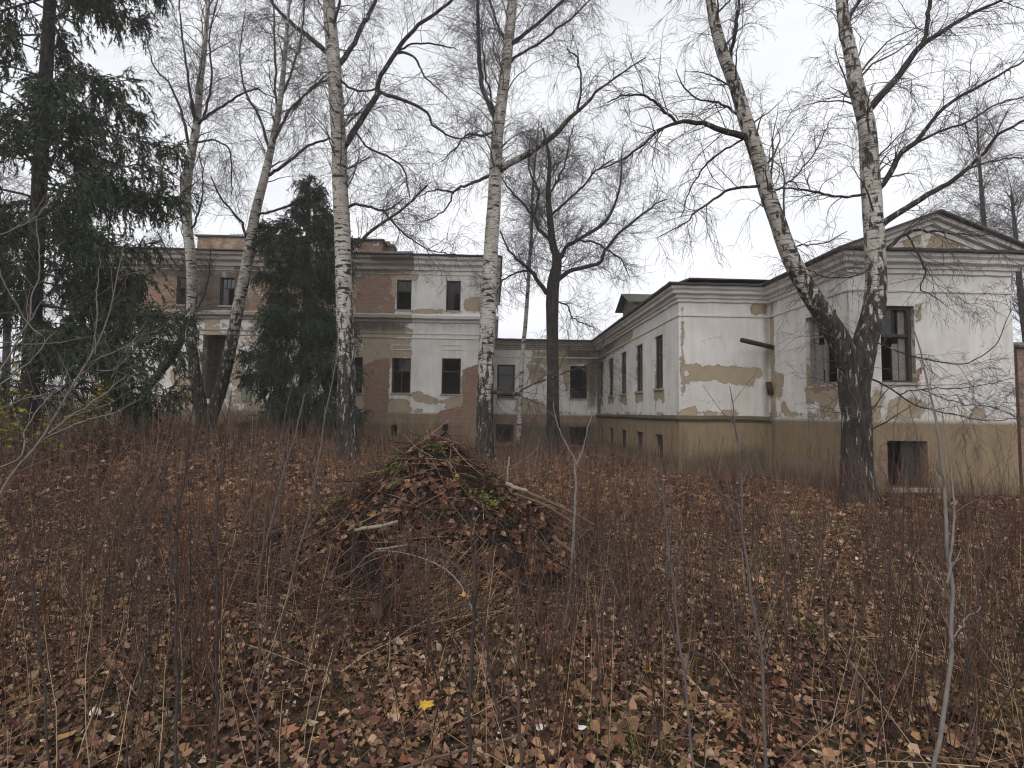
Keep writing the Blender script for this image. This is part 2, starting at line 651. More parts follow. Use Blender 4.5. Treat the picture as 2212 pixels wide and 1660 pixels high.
M_inner = plain("dark_interior_plaster", (0.10, 0.085, 0.07), 0.9, 0.4, 2.0)
M_rust = plain("rusty_pipe", (0.065, 0.032, 0.022), 0.8, 0.4, 20.0)

# ------------------------------------------------------------------ ground
def axis(parts):
    out = [np.linspace(a, b, n, endpoint=False) for a, b, n in parts]
    return np.concatenate(out + [[parts[-1][1]]])


def make_ground():
    xs = axis([(-400, -40, 12), (-40, -12, 20), (-12, 14, 150), (14, 40, 20), (40, 400, 12)])
    ys = axis([(-40, 1, 12), (1, 14, 120), (14, 30, 60), (30, 80, 25), (80, 700, 15)])
    X, Y = np.meshgrid(xs, ys)
    Z = gz(X, Y) + np.where((Y < 30) & (np.abs(X) < 16), 0.02 * wob(X, Y, 3.1, 2.0), 0)
    V = np.stack([X, Y, Z], -1).reshape(-1, 3)
    nx, ny = len(xs), len(ys)
    i = np.arange(nx * ny).reshape(ny, nx)
    Q = np.stack([i[:-1, :-1], i[:-1, 1:], i[1:, 1:], i[1:, :-1]], -1).reshape(-1, 4)
    m, n, l, b = new_mat("leafy_soil", 0.95, 0.1)
    tc = n.new("ShaderNodeTexCoord").outputs["Object"]
    vo = n.new("ShaderNodeTexVoronoi")
    vo.inputs["Scale"].default_value = 16.0
    l.new(tc, vo.inputs["Vector"])
    sep = n.new("ShaderNodeSeparateColor")
    l.new(vo.outputs["Color"], sep.inputs["Color"])
    c = ramp(n, l, sep.outputs["Red"], [(0.0, (0.016, 0.011, 0.008)), (0.35, (0.034, 0.023, 0.016)),
                                        (0.7, (0.060, 0.041, 0.028)), (1.0, (0.11, 0.080, 0.054))])
    big = noise(n, l, 0.5, 4, tc)
    c = mixc(n, l, ramp(n, l, big, [(0.45, 0.0), (0.7, 0.6)]), c, (0.055, 0.050, 0.024))
    c = mixc(n, l, noise(n, l, 9.0, 5, tc), c, (0.030, 0.021, 0.015))
    l.new(c, b.inputs["Base Color"])
    bp = n.new("ShaderNodeBump")
    bp.inputs["Strength"].default_value = 1.0
    bp.inputs["Distance"].default_value = 0.04
    l.new(vo.outputs["Distance"], bp.inputs["Height"])
    l.new(bp.outputs["Normal"], b.inputs["Normal"])
    o = link("ground", mesh_np("ground", V, [Q], [m], smooth=True), label="leaf covered ground of the overgrown garden",
             kind="structure")
    return o


make_ground()

# ------------------------------------------------------------------ the house
Y1, Y2, Y3, Y4 = 10.8, 14.0, 25.4, 23.5        # fronts: pavilion, wing, link, two storey block
ZP, ZF, ZC0, ZC1 = 1.64, 4.47, 4.86, 5.26      # plinth top, frieze line, cornice
XP0 = float(at_y(1832, 617, Y1)[0])            # pavilion
XP1 = float(at_y(2184, 623, Y1)[0])
XW = float(at_y(1466, 675, Y2)[0])             # wing side wall
XB0 = float(at_y(200, 700, Y4)[0])             # two storey block
XB1 = float(at_y(1066, 700, Y4)[0])
ZB = 1.65                                      # block plinth top
B_LOW0, B_LOW1 = float(at_y(904, 697, Y4)[2]), float(at_y(904, 682, Y4)[2])
B_TOP0, B_TOP1 = float(at_y(904, 584, Y4)[2]), float(at_y(904, 556, Y4)[2])

house = thing("manor_house", "abandoned white plastered manor house with peeling walls, empty windows and a gabled side wing", "building", (4, 18, 0))


def poly_sd(px, py, poly):
    """signed distance (positive inside) of points to a polygon"""
    poly = np.asarray(poly, float)
    d = np.full(px.shape, 1e9)
    inside = np.zeros(px.shape, bool)
    n = len(poly)
    for i in range(n):
        a, b = poly[i], poly[(i + 1) % n]
        e = b - a
        wx, wy = px - a[0], py - a[1]
        t = np.clip((wx * e[0] + wy * e[1]) / (e @ e + 1e-12), 0, 1)
        d = np.minimum(d, np.hypot(wx - e[0] * t, wy - e[1] * t))
        c = ((a[1] > py) != (b[1] > py)) & (px < (b[0] - a[0]) * (py - a[1]) / (b[1] - a[1] + 1e-12) + a[0])
        inside ^= c
    return np.where(inside, d, -d)


class Wall:
    """Flat wall. kind 'Y': plane y=c facing -Y, s is X. kind 'X': plane x=c facing -X, s is Y."""

    def __init__(self, kind, c, s0, s1, z0, z1, res=0.10, base_peel=-0.45, base_brick=-0.55):
        self.kind, self.c, self.s0, self.s1, self.z0, self.z1, self.res = kind, c, s0, s1, z0, z1, res
        self.open, self.peel, self.brick, self.grime = [], [], [], []
        self.bp, self.bb = base_peel, base_brick
        self.zp = None
        self.reveal = 0.34

    def P(self, s, d, z):
        s, d, z = np.broadcast_arrays(np.asarray(s, float), np.asarray(d, float), np.asarray(z, float))
        return np.stack([s, self.c + d, z], -1) if self.kind == 'Y' else np.stack([self.c + d, s, z], -1)

    def px(self, u, v):
        p = at_y(u, v, self.c) if self.kind == 'Y' else at_x(u, v, self.c)
        return (float(p[0]) if self.kind == 'Y' else float(p[1])), float(p[2])

    def poly(self, pts):
        return [self.px(u, v) for u, v in pts]

    def opening(self, u0, u1, v0, v1):
        """pixel box -> opening (s0, s1, z0, z1)"""
        um = 0.5 * (u0 + u1)
        vm = 0.5 * (v0 + v1)
        a, b = self.px(u0, vm)[0], self.px(u1, vm)[0]
        zt, zb = self.px(um, v0)[1], self.px(um, v1)[1]
        o = (min(a, b), max(a, b), min(zb, zt), max(zb, zt))
        self.open.append(o)
        return o

    def build(self, name, mat=None):
        for o in self.open:
            if o[2] > 1.7:      # drip stains under the sills
                for a, ln in ((o[0], 0.9), (o[1] - 0.1, 0.7), (0.5 * (o[0] + o[1]), 0.5)):
                    self.grime.append(([(a - 0.04, o[2] - ln), (a + 0.10, o[2] - ln), (a + 0.12, o[2]), (a - 0.06, o[2])], -0.35, -0.05))
        if self.zp:             # chips along the foot of the painted wall
            self.peel.append(([(self.s0, self.zp), (self.s1, self.zp), (self.s1, self.zp + 0.10), (self.s0, self.zp + 0.10)], -0.15, -0.05))
        def lines(a, b, cuts):
            g = list(np.linspace(a, b, max(2, int((b - a) / self.res) + 1)))
            cuts = [c for c in cuts if a < c < b]
            g = [x for x in g if all(abs(x - c) > self.res * 0.35 for c in cuts) or x in (a, b)]
            return np.array(sorted(set(g + cuts)))
        S = lines(self.s0, self.s1, [x for o in self.open for x in o[:2]])
        Z = lines(self.z0, self.z1, [x for o in self.open for x in o[2:]] + ([self.zp] if self.zp else []))
        SS, ZZ = np.meshgrid(S, Z)
        V = self.P(SS, 0, ZZ).reshape(-1, 3)
        i = np.arange(SS.size).reshape(SS.shape)
        Q = np.stack([i[:-1, :-1], i[:-1, 1:], i[1:, 1:], i[1:, :-1]], -1)
        cs, cz = 0.25 * (SS[:-1, :-1] + SS[:-1, 1:] + SS[1:, :-1] + SS[1:, 1:]), 0.25 * (ZZ[:-1, :-1] + ZZ[:-1, 1:] + ZZ[1:, :-1] + ZZ[1:, 1:])
        keep = np.ones(cs.shape, bool)
        for o in self.open:
            keep &= ~((cs > o[0]) & (cs < o[1]) & (cz > o[2]) & (cz < o[3]))
        Q = Q[keep]
        s, z = SS.ravel(), ZZ.ravel()
        extra_v, extra_q, es, ez = [], [], [], []
        nb = len(V)
        for o in self.open:
            for (sa, za, sb, zb) in ((o[0], o[2], o[0], o[3]), (o[0], o[3], o[1], o[3]), (o[1], o[3], o[1], o[2]), (o[1], o[2], o[0], o[2])):
                k = 5
                t = np.linspace(0, 1, k)
                a_s, a_z = sa + (sb - sa) * t, za + (zb - za) * t
                f = self.P(a_s, 0.0, a_z)
                r = self.P(a_s, self.reveal, a_z)
                for j in range(k - 1):
                    b0 = nb + len(extra_v)
                    extra_v += [f[j], f[j + 1], r[j + 1], r[j]]
                    extra_q.append((b0, b0 + 1, b0 + 2, b0 + 3))
                    es += [a_s[j] + 0.0, a_s[j + 1], a_s[j + 1] + 0.2, a_s[j] + 0.2]
                    ez += [a_z[j], a_z[j + 1], a_z[j + 1], a_z[j]]
        if extra_v:
            V = np.vstack([V, np.array(extra_v)])
            Q = np.vstack([Q, np.array(extra_q)])
            s, z = np.concatenate([s, es]), np.concatenate([z, ez])

        def field(base, items):
            f = np.full(s.shape, base)
            for it in items:
                poly, off = it[0], it[1]
                cap = it[2] if len(it) > 2 else 0.6
                f = np.maximum(f, np.clip(poly_sd(s, z, poly) * 2.2 + off * 0.45, -0.6, cap))
            return f
        pe = field(self.bp, self.peel)
        if extra_v:
            pe[nb:] = np.maximum(pe[nb:], -0.05)
        brk = field(self.bb, self.brick)
        gr = field(-0.75, self.grime)
        pl = (z < self.zp).astype(float) if self.zp else np.zeros(len(s))
        st = np.stack([s, z, np.zeros_like(s)], -1)
        me = mesh_np(name, V, [Q], [mat or M_wall], attrs={"peel": pe, "brick": brk, "grime": gr, "plinth": pl, "st": st})
        return part(name, me, house)


def bar(w, s0, s1, z0, z1, d0, d1):
    """box in wall coordinates"""
    p = [w.P(a, b, c) for a, b, c in ((s0, d0, z0), (s1, d0, z0), (s1, d1, z0), (s0, d1, z0), (s0, d0, z1), (s1, d0, z1), (s1, d1, z1), (s0, d1, z1))]
    return p


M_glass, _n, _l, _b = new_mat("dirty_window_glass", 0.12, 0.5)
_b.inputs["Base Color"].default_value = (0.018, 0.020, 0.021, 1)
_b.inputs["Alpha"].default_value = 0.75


def window(w, o, transom=0.68, top_lights=1, low_lights=1, glass_top=(), glass_low=(), sill=True, fw=0.06, mat=None, depth=0.10, missing_transom=False):
    """frame set back in the opening o; part 'window' with sub-parts"""
    mat = mat or M_frame
    s0, s1, z0, z1 = o
    e = 0.004
    mb = MB()
    mb.hexa(bar(w, s0 + e, s0 + fw, z0 + e, z1 - e, depth, depth + 0.09))
    mb.hexa(bar(w, s1 - fw, s1 - e, z0 + e, z1 - e, depth, depth + 0.09))
    mb.hexa(bar(w, s0 + fw, s1 - fw, z1 - fw, z1 - e, depth + 0.003, depth + 0.087))
    mb.hexa(bar(w, s0 + fw, s1 - fw, z0 + e, z0 + fw, depth + 0.003, depth + 0.087))
    win = part("window", mb.mesh("window_frame", mat), house)
    zt = z0 + (z1 - z0) * transom
    ws = s1 - s0 - 2 * fw
    if not missing_transom:
        part("transom", MB().hexa(bar(w, s0 + fw, s1 - fw, zt - 0.03, zt + 0.03, depth + 0.01, depth + 0.08)).mesh("transom", mat), win)
    for k in range(1, top_lights):
        s = s0 + fw + ws * k / top_lights
        part("glazing_bar", MB().hexa(bar(w, s - 0.014, s + 0.014, zt + 0.03, z1 - fw, depth + 0.02, depth + 0.06)).mesh("glazing_bar", mat), win)
    for k in range(1, low_lights):
        s = s0 + fw + ws * k / low_lights
        part("mullion", MB().hexa(bar(w, s - 0.025, s + 0.025, z0 + fw, zt - 0.03, depth + 0.015, depth + 0.075)).mesh("mullion", mat), win)
    for k in glass_top:
        a, b_ = s0 + fw + ws * k / top_lights + 0.016, s0 + fw + ws * (k + 1) / top_lights - 0.016
        part("pane", MB().hexa(bar(w, a, b_, zt + 0.032, z1 - fw - 0.002, depth + 0.037, depth + 0.041)).mesh("pane", M_glass), win)
    for k in glass_low:
        a, b_ = s0 + fw + ws * k / low_lights + 0.028, s0 + fw + ws * (k + 1) / low_lights - 0.028
        part("pane", MB().hexa(bar(w, a, b_, z0 + fw + 0.002, zt - 0.032, depth + 0.037, depth + 0.041)).mesh("pane", M_glass), win)
    if sill:
        part("sill", MB().hexa(bar(w, s0 - 0.05, s1 + 0.05, z0 - 0.05, z0 + 0.012, -0.05, depth + 0.05)).mesh("sill", M_trimold), win)
    return win


def offset_path(path, d):
    """offset an open 2-D polyline to its left-hand... outward side (right of travel is inside)"""
    p = np.asarray(path, float)
    n = len(p)
    out = []
    nor = []
    for i in range(n - 1):
        e = p[i + 1] - p[i]
        e /= np.linalg.norm(e)
        nor.append(np.array([e[1], -e[0]]))
    for i in range(n):
        if i == 0:
            out.append(p[0] + nor[0] * d)
        elif i == n - 1:
            out.append(p[-1] + nor[-1] * d)
        else:
            m = nor[i - 1] + nor[i]
            m = m / (1 + nor[i - 1] @ nor[i])
            out.append(p[i] + m * d)
    return np.array(out)


def sweep(path, profile, name, mat, sub=0.3):
    """profile: [(offset, z)] swept along the path with mitred corners (open strip, plus flat ends)"""
    fine = []
    path = [np.asarray(p, float) for p in path]
    rows = []
    for off, z in profile:
        q = offset_path(path, off)
        pts = []
        for i in range(len(q) - 1):
            k = max(1, int(np.linalg.norm(path[i + 1] - path[i]) / sub))
            for j in range(k):
                pts.append(q[i] + (q[i + 1] - q[i]) * j / k)
        pts.append(q[-1])
        pts = np.array(pts)
        rows.append(np.column_stack([pts, np.full(len(pts), z)]))
    V = np.array(rows)
    if sub < 1:      # weathered, slightly uneven edge
        V[:, :, 2] += 0.006 * np.sin(np.arange(V.shape[1]) * 2.3)[None, :] + rng.normal(0, 0.004, V.shape[1])[None, :]
    i = np.arange(V.shape[0] * V.shape[1]).reshape(V.shape[:2])
    Q = np.stack([i[:-1, :-1], i[:-1, 1:], i[1:, 1:], i[1:, :-1]], -1).reshape(-1, 4)
    me = mesh_np(name, V.reshape(-1, 3), [Q], [mat])
    return part(name, me, house)


# ---- walls of the wing, link and pavilion ----
w_pf = Wall('Y', Y1, XP0, XP1, -0.3, ZC0 + 0.3, base_peel=-0.40)
w_ps = Wall('X', XP0, Y1, Y2, -0.3, ZC0 + 0.3, base_peel=-0.36)
w_wf = Wall('Y', Y2, XW, XP0, -0.3, ZC0 + 0.3, base_peel=-0.40)
w_ws = Wall('X', XW, Y2, Y3, -0.3, ZC0 + 0.3, base_peel=-0.36)
w_lf = Wall('Y', Y3, XB1 - 0.4, XW, -0.3, ZC0 + 0.3, base_peel=-0.25)
for w in (w_pf, w_ps, w_wf, w_ws, w_lf):
    w.zp = ZP

o_pf = w_pf.opening(1903, 1977, 661, 828)
o_pb = w_pf.opening(1918, 2005, 953, 1054)
o_ps = w_ps.opening(1741, 1808, 678, 833)
w_pf.peel += [(w_pf.poly([(1870, 880), (1882, 868), (1898, 850), (1904, 858), (1898, 900), (1868, 903)]), 0.25),
              (w_pf.poly([(1915, 900), (1925, 868), (1965, 860), (1995, 880), (1985, 895), (1950, 902)]), 0.22),
              (w_pf.poly([(2102, 898), (2112, 889), (2128, 894), (2118, 902)]), 0.2),
              (w_pf.poly([(1976, 660), (1986, 655), (1988, 690), (1980, 700)]), 0.1)]
w_pf.brick += [(w_pf.poly([(1902, 1050), (1902, 960), (1916, 955), (1916, 1055)]), 0.05),
               (w_pf.poly([(1975, 835), (1990, 835), (1992, 800), (1978, 800)]), 0.0)]
w_pf.grime += [(w_pf.poly([(1830, 1085), (2190, 1085), (2190, 1050), (1830, 1045)]), 0.1)]
w_ps.peel += [(w_ps.poly([(1832, 640), (1846, 630), (1846, 760), (1834, 750)]), -0.05),
              (w_ps.poly([(1740, 842), (1806, 836), (1808, 870), (1795, 900), (1778, 900), (1770, 870), (1745, 862)]), 0.2),
              (w_ps.poly([(1676, 850), (1682, 808), (1692, 812), (1690, 845), (1683, 862)]), 0.15),
              (w_ps.poly([(1688, 885), (1693, 868), (1702, 888), (1700, 904)]), 0.15),
              (w_ps.poly([(1660, 680), (1672, 680), (1676, 900), (1664, 900)]), -0.06)]
w_ps.peel += [(w_ps.poly([(1676, 1040), (1680, 985), (1735, 985), (1800, 1005), (1800, 1060)]), 0.08)]
w_ps.brick += [(w_ps.poly([(1742, 846), (1806, 840), (1806, 833), (1742, 838)]), 0.05)]
w_ps.grime += [(w_ps.poly([(1662, 1060), (1662, 880), (1668, 880), (1672, 1060)]), 0.5),
               (w_ps.poly([(1660, 700), (1660, 600), (1690, 590), (1690, 625)]), 0.1),
               (w_ps.poly([(1662, 1060), (1662, 1000), (1830, 1030), (1830, 1085)]), 0.15)]
w_wf.peel += [(w_wf.poly([(1486, 797), (1494, 790), (1560, 797), (1640, 800), (1641, 812), (1630, 818), (1625, 832), (1590, 830), (1575, 822), (1530, 818), (1485, 822), (1495, 808)]), 0.30),
              (w_wf.poly([(1622, 668), (1632, 659), (1655, 660), (1655, 676), (1635, 676)]), 0.2),
              (w_wf.poly([(1468, 665), (1478, 665), (1478, 860), (1470, 860)]), -0.12),
              (w_wf.poly([(1470, 890), (1500, 875), (1510, 896), (1470, 898)]), 0.05),
              (w_wf.poly([(1525, 893), (1590, 889), (1590, 897), (1525, 898)]), 0.05)]
w_wf.grime += [(w_wf.poly([(1646, 1040), (1652, 610), (1664, 610), (1664, 1040)]), 0.12),
               (w_wf.poly([(1466, 1040), (1466, 985), (1664, 960), (1664, 1045)]), 0.15),
               (w_wf.poly([(1468, 990), (1474, 920), (1490, 930), (1484, 1000)]), 0.1)]
wing_px = [(1413.9, 1431.6, 727, 841), (1373.3, 1388, 747, 852), (1340.8, 1352.5, 764, 858), (1315.3, 1324.8, 776, 861), (1295.6, 1302, 788, 863)]
o_ws, o_wsb = [], []
za = [w_ws.px(1422, 726)[1], w_ws.px(1422, 841)[1], w_ws.px(1422, 938.5)[1], w_ws.px(1422, 990)[1]]
for (u0, u1, v0, v1) in wing_px:
    a, b_ = w_ws.px(u0, 800)[0], w_ws.px(u1, 800)[0]
    s0, s1 = min(a, b_), max(a, b_)
    o_ws.append((s0, s1, za[1], za[0]))
    o_wsb.append((s0 + 0.02, s1 - 0.02, za[3], za[2]))
w_ws.open += o_ws + o_wsb
for o in o_ws:
    w_ws.peel.append(([(o[0] - 0.12, o[2] - 0.4), (o[1] + 0.1, o[2] - 0.35), (o[1] + 0.1, o[2]), (o[0] - 0.1, o[2])], -0.05))
w_ws.peel += [(w_ws.poly([(1290, 750), (1335, 720), (1366, 710), (1364, 735), (1300, 778), (1290, 790)]), 0.2),
              (w_ws.poly([(1288, 780), (1302, 776), (1308, 800), (1290, 830)]), 0.1)]
w_ws.grime += [(w_ws.poly([(1288, 900), (1288, 735), (1300, 735), (1340, 705), (1345, 720), (1302, 785), (1297, 900)]), 0.4),
               (w_ws.poly([(1289, 960), (1466, 1030), (1466, 985), (1289, 945)]), 0.1)]
o_l1 = w_lf.opening(1074, 1112, 788, 861)
o_l2 = w_lf.opening(1231, 1268.6, 791, 862)
o_lb1 = w_lf.opening(1071, 1110, 917, 957)
o_lb2 = w_lf.opening(1231, 1267, 923, 963)
w_lf.peel += [(w_lf.poly([(1140, 792), (1165, 790), (1178, 800), (1172, 830), (1150, 828)]), 0.2),
              (w_lf.poly([(1112, 885), (1120, 860), (1160, 865), (1180, 880), (1182, 895), (1130, 897)]), 0.25),
              (w_lf.poly([(1215, 790), (1228, 790), (1230, 840), (1222, 845)]), 0.1),
              (w_lf.poly([(1150, 760), (1270, 760), (1280, 775), (1205, 800), (1150, 780)]), 0.1),
              (w_lf.poly([(1265, 780), (1288, 780), (1288, 860), (1270, 840)]), 0.1)]
w_lf.brick += [(w_lf.poly([(1068, 960), (1068, 898), (1185, 898), (1185, 910), (1120, 925), (1120, 960)]), 0.12)]
w_lf.grime += [(w_lf.poly([(1228, 782), (1225, 740), (1290, 740), (1290, 880), (1272, 880), (1270, 782)]), 0.45),
               (w_lf.poly([(1120, 970), (1120, 915), (1290, 915), (1290, 970)]), 0.2),
               (w_lf.poly([(1070, 755), (1290, 755), (1290, 735), (1070, 735)]), 0.1)]
for w in (w_pf, w_ps, w_wf, w_ws, w_lf):
    w.build("wall")

# hidden closing walls, floor and inner partitions keep the rooms dark
XE = XP1
shell = MB()
shell.box(XE - 0.3, XE - 0.004, Y1 + 0.35, 33, -0.3, ZC0 + 0.3)
shell.box(XB1 - 0.4, XE, 31.5, 31.8, -0.3, ZC0 + 0.3)
part("back_wall", shell.mesh("back_wall", M_trim), house)
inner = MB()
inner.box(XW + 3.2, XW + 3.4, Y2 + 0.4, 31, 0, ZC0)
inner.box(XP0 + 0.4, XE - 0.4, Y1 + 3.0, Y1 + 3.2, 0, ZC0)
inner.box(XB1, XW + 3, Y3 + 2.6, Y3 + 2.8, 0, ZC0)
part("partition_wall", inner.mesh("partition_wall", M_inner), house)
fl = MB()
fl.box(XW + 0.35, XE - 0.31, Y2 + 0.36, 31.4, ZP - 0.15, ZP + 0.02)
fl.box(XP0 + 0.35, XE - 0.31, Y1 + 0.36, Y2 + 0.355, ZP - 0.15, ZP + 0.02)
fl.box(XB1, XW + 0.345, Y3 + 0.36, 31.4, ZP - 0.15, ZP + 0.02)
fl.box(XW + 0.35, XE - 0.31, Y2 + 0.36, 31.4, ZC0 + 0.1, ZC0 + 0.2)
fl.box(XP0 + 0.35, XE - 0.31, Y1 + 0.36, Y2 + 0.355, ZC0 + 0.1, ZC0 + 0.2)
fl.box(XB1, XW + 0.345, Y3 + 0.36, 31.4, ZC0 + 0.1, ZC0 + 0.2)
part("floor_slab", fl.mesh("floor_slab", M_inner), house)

# windows of the wing
window(w_pf, o_pf, 0.62, 2, 1, glass_top=(0,), sill=True, fw=0.07)
window(w_ps, o_ps, 0.70, 1, 2, sill=False, fw=0.07, mat=M_greywood)
for i, o in enumerate(o_ws):
    window(w_ws, o, 0.66, 1, 2 if i in (0, 1) else 1, glass_low=(0, 1) if i in (0, 1) else (0,), glass_top=(0,), fw=0.05, depth=0.06)
window(w_lf, o_l1, 0.7, 1, 1, glass_top=(0,), glass_low=(0,), fw=0.06)
window(w_lf, o_l2, 0.7, 1, 1, fw=0.06, missing_transom=True)


def boards(w, items, name="board", mat=None):
    for (s0, s1, z0, z1, d) in items:
        part(name, MB().hexa(bar(w, s0, s1, z0, z1, d, d + 0.025)).mesh(name, mat or M_greywood), house)


M_cellar_shade = plain("cellar_shade_fill", (0.030, 0.024, 0.020), 0.85, 0.5, 10)  # near-black colour that stands in for the shade inside the cellar
s0, s1, z0, z1 = o_ps
boards(w_ps, [(s1 - 0.34, s1 - 0.075, z0 + 0.075, z0 + 1.02, 0.20), (s1 - 0.52, s1 - 0.35, z0 + 0.4, z0 + 1.0, 0.215)])
s0, s1, z0, z1 = o_pf
boards(w_pf, [(s1 - 0.22, s1 - 0.075, z0 + 0.075, z1 - 0.08, 0.2), (s1 - 0.36, s1 - 0.235, z0 + 0.075, z0 + 0.9, 0.21)])
s0, s1, z0, z1 = o_pb
boards(w_pf, [(s1 - 0.44, s1 - 0.27, z0 + 0.01, z1 - 0.02, 0.2), (s1 - 0.26, s1 - 0.12, z0 + 0.01, z1 - 0.02, 0.215), (s1 - 0.11, s1 - 0.01, z0 + 0.01, z1 - 0.02, 0.2)], mat=plain("dark_grey_boards", (0.055, 0.050, 0.045), 0.85, 0.5, 12))
part("sill", MB().hexa(bar(w_pf, s0 - 0.06, s1 + 0.15, z0 - 0.09, z0 - 0.002, -0.10, 0.2)).mesh("sill", M_trimold), house)
for o in o_wsb:  # panels added to fill the cellar openings with painted darkness
    part("cellar_shade_panel", MB().hexa(bar(w_ws, o[0] + 0.005, o[1] - 0.005, o[2] + 0.005, o[3] - 0.005, 0.09, 0.12)).mesh("cellar_shade_panel", M_cellar_shade), house)
for o in (o_lb1, o_lb2):
    for k in range(1, 6):
        s = o[0] + (o[1] - o[0]) * k / 6
        part("window_bar", MB().hexa(bar(w_lf, s - 0.012, s + 0.012, o[2] + 0.002, o[3] - 0.002, 0.1, 0.125)).mesh("window_bar", M_rust), house)

# cornices, frieze line and plinth ledge
path_wing = [(XB1, Y3), (XW, Y3), (XW, Y2), (XP0, Y2), (XP0, Y1), (XP1, Y1), (XP1, 32)]
sweep(path_wing, [(0.0, ZF - 0.03), (0.03, ZF - 0.02), (0.035, ZF + 0.02), (0.0, ZF + 0.035)], "string_course", M_trim)
sweep(path_wing[1:], [(0.0, ZC0 - 0.02), (0.05, ZC0), (0.06, ZC0 + 0.08), (0.11, ZC0 + 0.10), (0.12, ZC0 + 0.17), (0.22, ZC0 + 0.21), (0.23, ZC0 + 0.28),
                     (0.30, ZC0 + 0.33), (0.31, ZC0 + 0.40), (0.0, ZC0 + 0.405)], "cornice", M_trim)
sweep(path_wing[:2] + [(XW, Y3 - 0.01)], [(0.0, ZC0 - 0.02), (0.05, ZC0), (0.06, ZC0 + 0.08), (0.11, ZC0 + 0.10), (0.12, ZC0 + 0.17), (0.21, ZC0 + 0.21), (0.215, ZC0 + 0.28),
                     (0.285, ZC0 + 0.33), (0.295, ZC0 + 0.395), (0.0, ZC0 + 0.40)], "cornice", M_trimold)
sweep([(XW, Y3), (XW, Y2), (XP0, Y2), (XP0 - 0.002, Y2 - 0.05)], [(0.0, ZP + 0.005), (0.075, ZP - 0.015), (0.08, ZP - 0.10), (0.03, ZP - 0.15), (0.028, ZP - 0.17), (0.0, ZP - 0.18)], "plinth_ledge",
      plain("mossy_ledge", (0.12, 0.10, 0.07), 0.9, 0.5, 4.0))
# roof edge sheets along the eaves
sweep(path_wing, [(0.20, ZC1 + 0.012), (0.40, ZC1 + 0.012), (0.41, ZC1 + 0.06), (0.1, ZC1 + 0.14)], "eaves_sheet", M_roof)

# roofs
rf = MB()
xe, zr = XW - 0.38, ZC1 + 0.06
rx, rz = XW + 3.6, ZC1 + 0.85
ya = Y2 - 0.38
rf.quad((xe, 32, zr), (xe, ya, zr), (rx, ya + 4.0, rz), (rx, 32, rz))                 # west slope
rf.quad((xe, ya, zr), (XE + 0.38, ya, zr), (XE - 2.5, ya + 4.0, rz), (rx, ya + 4.0, rz))  # south hip
rf.quad((XE + 0.38, ya, zr), (XE + 0.38, 32, zr), (XE - 2.5, 32, rz), (XE - 2.5, ya + 4.0, rz))
rf.quad((rx, ya + 4.0, rz), (XE - 2.5, ya + 4.0, rz), (XE - 2.5, 32, rz), (rx, 32, rz))
rf.quad((XB1 - 0.3, Y3 - 0.38, zr + 0.002), (XW - 0.3, Y3 - 0.38, zr + 0.002), (XW + 2.6, Y3 + 3.0, zr + 0.25), (XB1 - 0.3, Y3 + 3.0, zr + 0.25))
rf.quad((XB1 - 0.3, Y3 + 3.0, zr + 0.25), (XW + 2.6, Y3 + 3.0, zr + 0.25), (XW + 2.6, 32, zr), (XB1 - 0.3, 32, zr))
roof = part("roof", rf.mesh("roof", M_roof), house)
# dormer on the wing roof
dm = MB()
dx0, dy0, dy1 = XW + 0.55, 20.6, 22.4
dz0, dz1, dzr = ZC1 + 0.2, ZC1 + 1.1, ZC1 + 1.55
dm.box(dx0, dx0 + 2.6, dy0, dy1, dz0, dz1)
dm.tri((dx0, dy0, dz1), (dx0, dy1, dz1), (dx0, (dy0 + dy1) / 2, dzr))
part("dormer", dm.mesh("dormer", M_greywood), house)
dr = MB()
ym = (dy0 + dy1) / 2
dr.hexa([(dx0 - 0.3, dy0 - 0.25, dz1 - 0.1), (dx0 + 3.0, dy0 - 0.25, dz1 - 0.1), (dx0 + 3.0, ym, dzr + 0.02), (dx0 - 0.3, ym, dzr + 0.02),
         (dx0 - 0.3, dy0 - 0.25, dz1 - 0.05), (dx0 + 3.0, dy0 - 0.25, dz1 - 0.05), (dx0 + 3.0, ym, dzr + 0.07), (dx0 - 0.3, ym, dzr + 0.07)])
dr.hexa([(dx0 - 0.3, ym, dzr + 0.02), (dx0 + 3.0, ym, dzr + 0.02), (dx0 + 3.0, dy1 + 0.25, dz1 - 0.1), (dx0 - 0.3, dy1 + 0.25, dz1 - 0.1),
         (dx0 - 0.3, ym, dzr + 0.07), (dx0 + 3.0, ym, dzr + 0.07), (dx0 + 3.0, dy1 + 0.25, dz1 - 0.05), (dx0 - 0.3, dy1 + 0.25, dz1 - 0.05)])
part("dormer_roof", dr.mesh("dormer_roof", plain("mossy_slate", (0.10, 0.10, 0.075), 0.9, 0.5, 3.0)), house)
# loose roof sheets and moss lump along the south eaves
part("loose_sheet", MB().hexa([(XW + 0.15, Y2 - 0.46, ZC1 + 0.13), (XW + 2.5, Y2 - 0.44, ZC1 + 0.15), (XW + 2.5, Y2 + 0.8, ZC1 + 0.30), (XW + 0.15, Y2 + 0.8, ZC1 + 0.30),
                               (XW + 0.15, Y2 - 0.46, ZC1 + 0.175), (XW + 2.5, Y2 - 0.44, ZC1 + 0.17), (XW + 2.5, Y2 + 0.8, ZC1 + 0.33), (XW + 0.15, Y2 + 0.8, ZC1 + 0.33)]).mesh("loose_sheet", M_roof), house)

# pediment of the pavilion
pz0 = ZC1 + 0.01
xc = 0.5 * (XP0 + XP1)
pzr = float(at_y(2038, 452, Y1 - 0.38)[2])
hw = (XP1 - XP0) / 2 + 0.40
yf = Y1 - 0.40
sl = (pzr - (pz0 + 0.06)) / hw
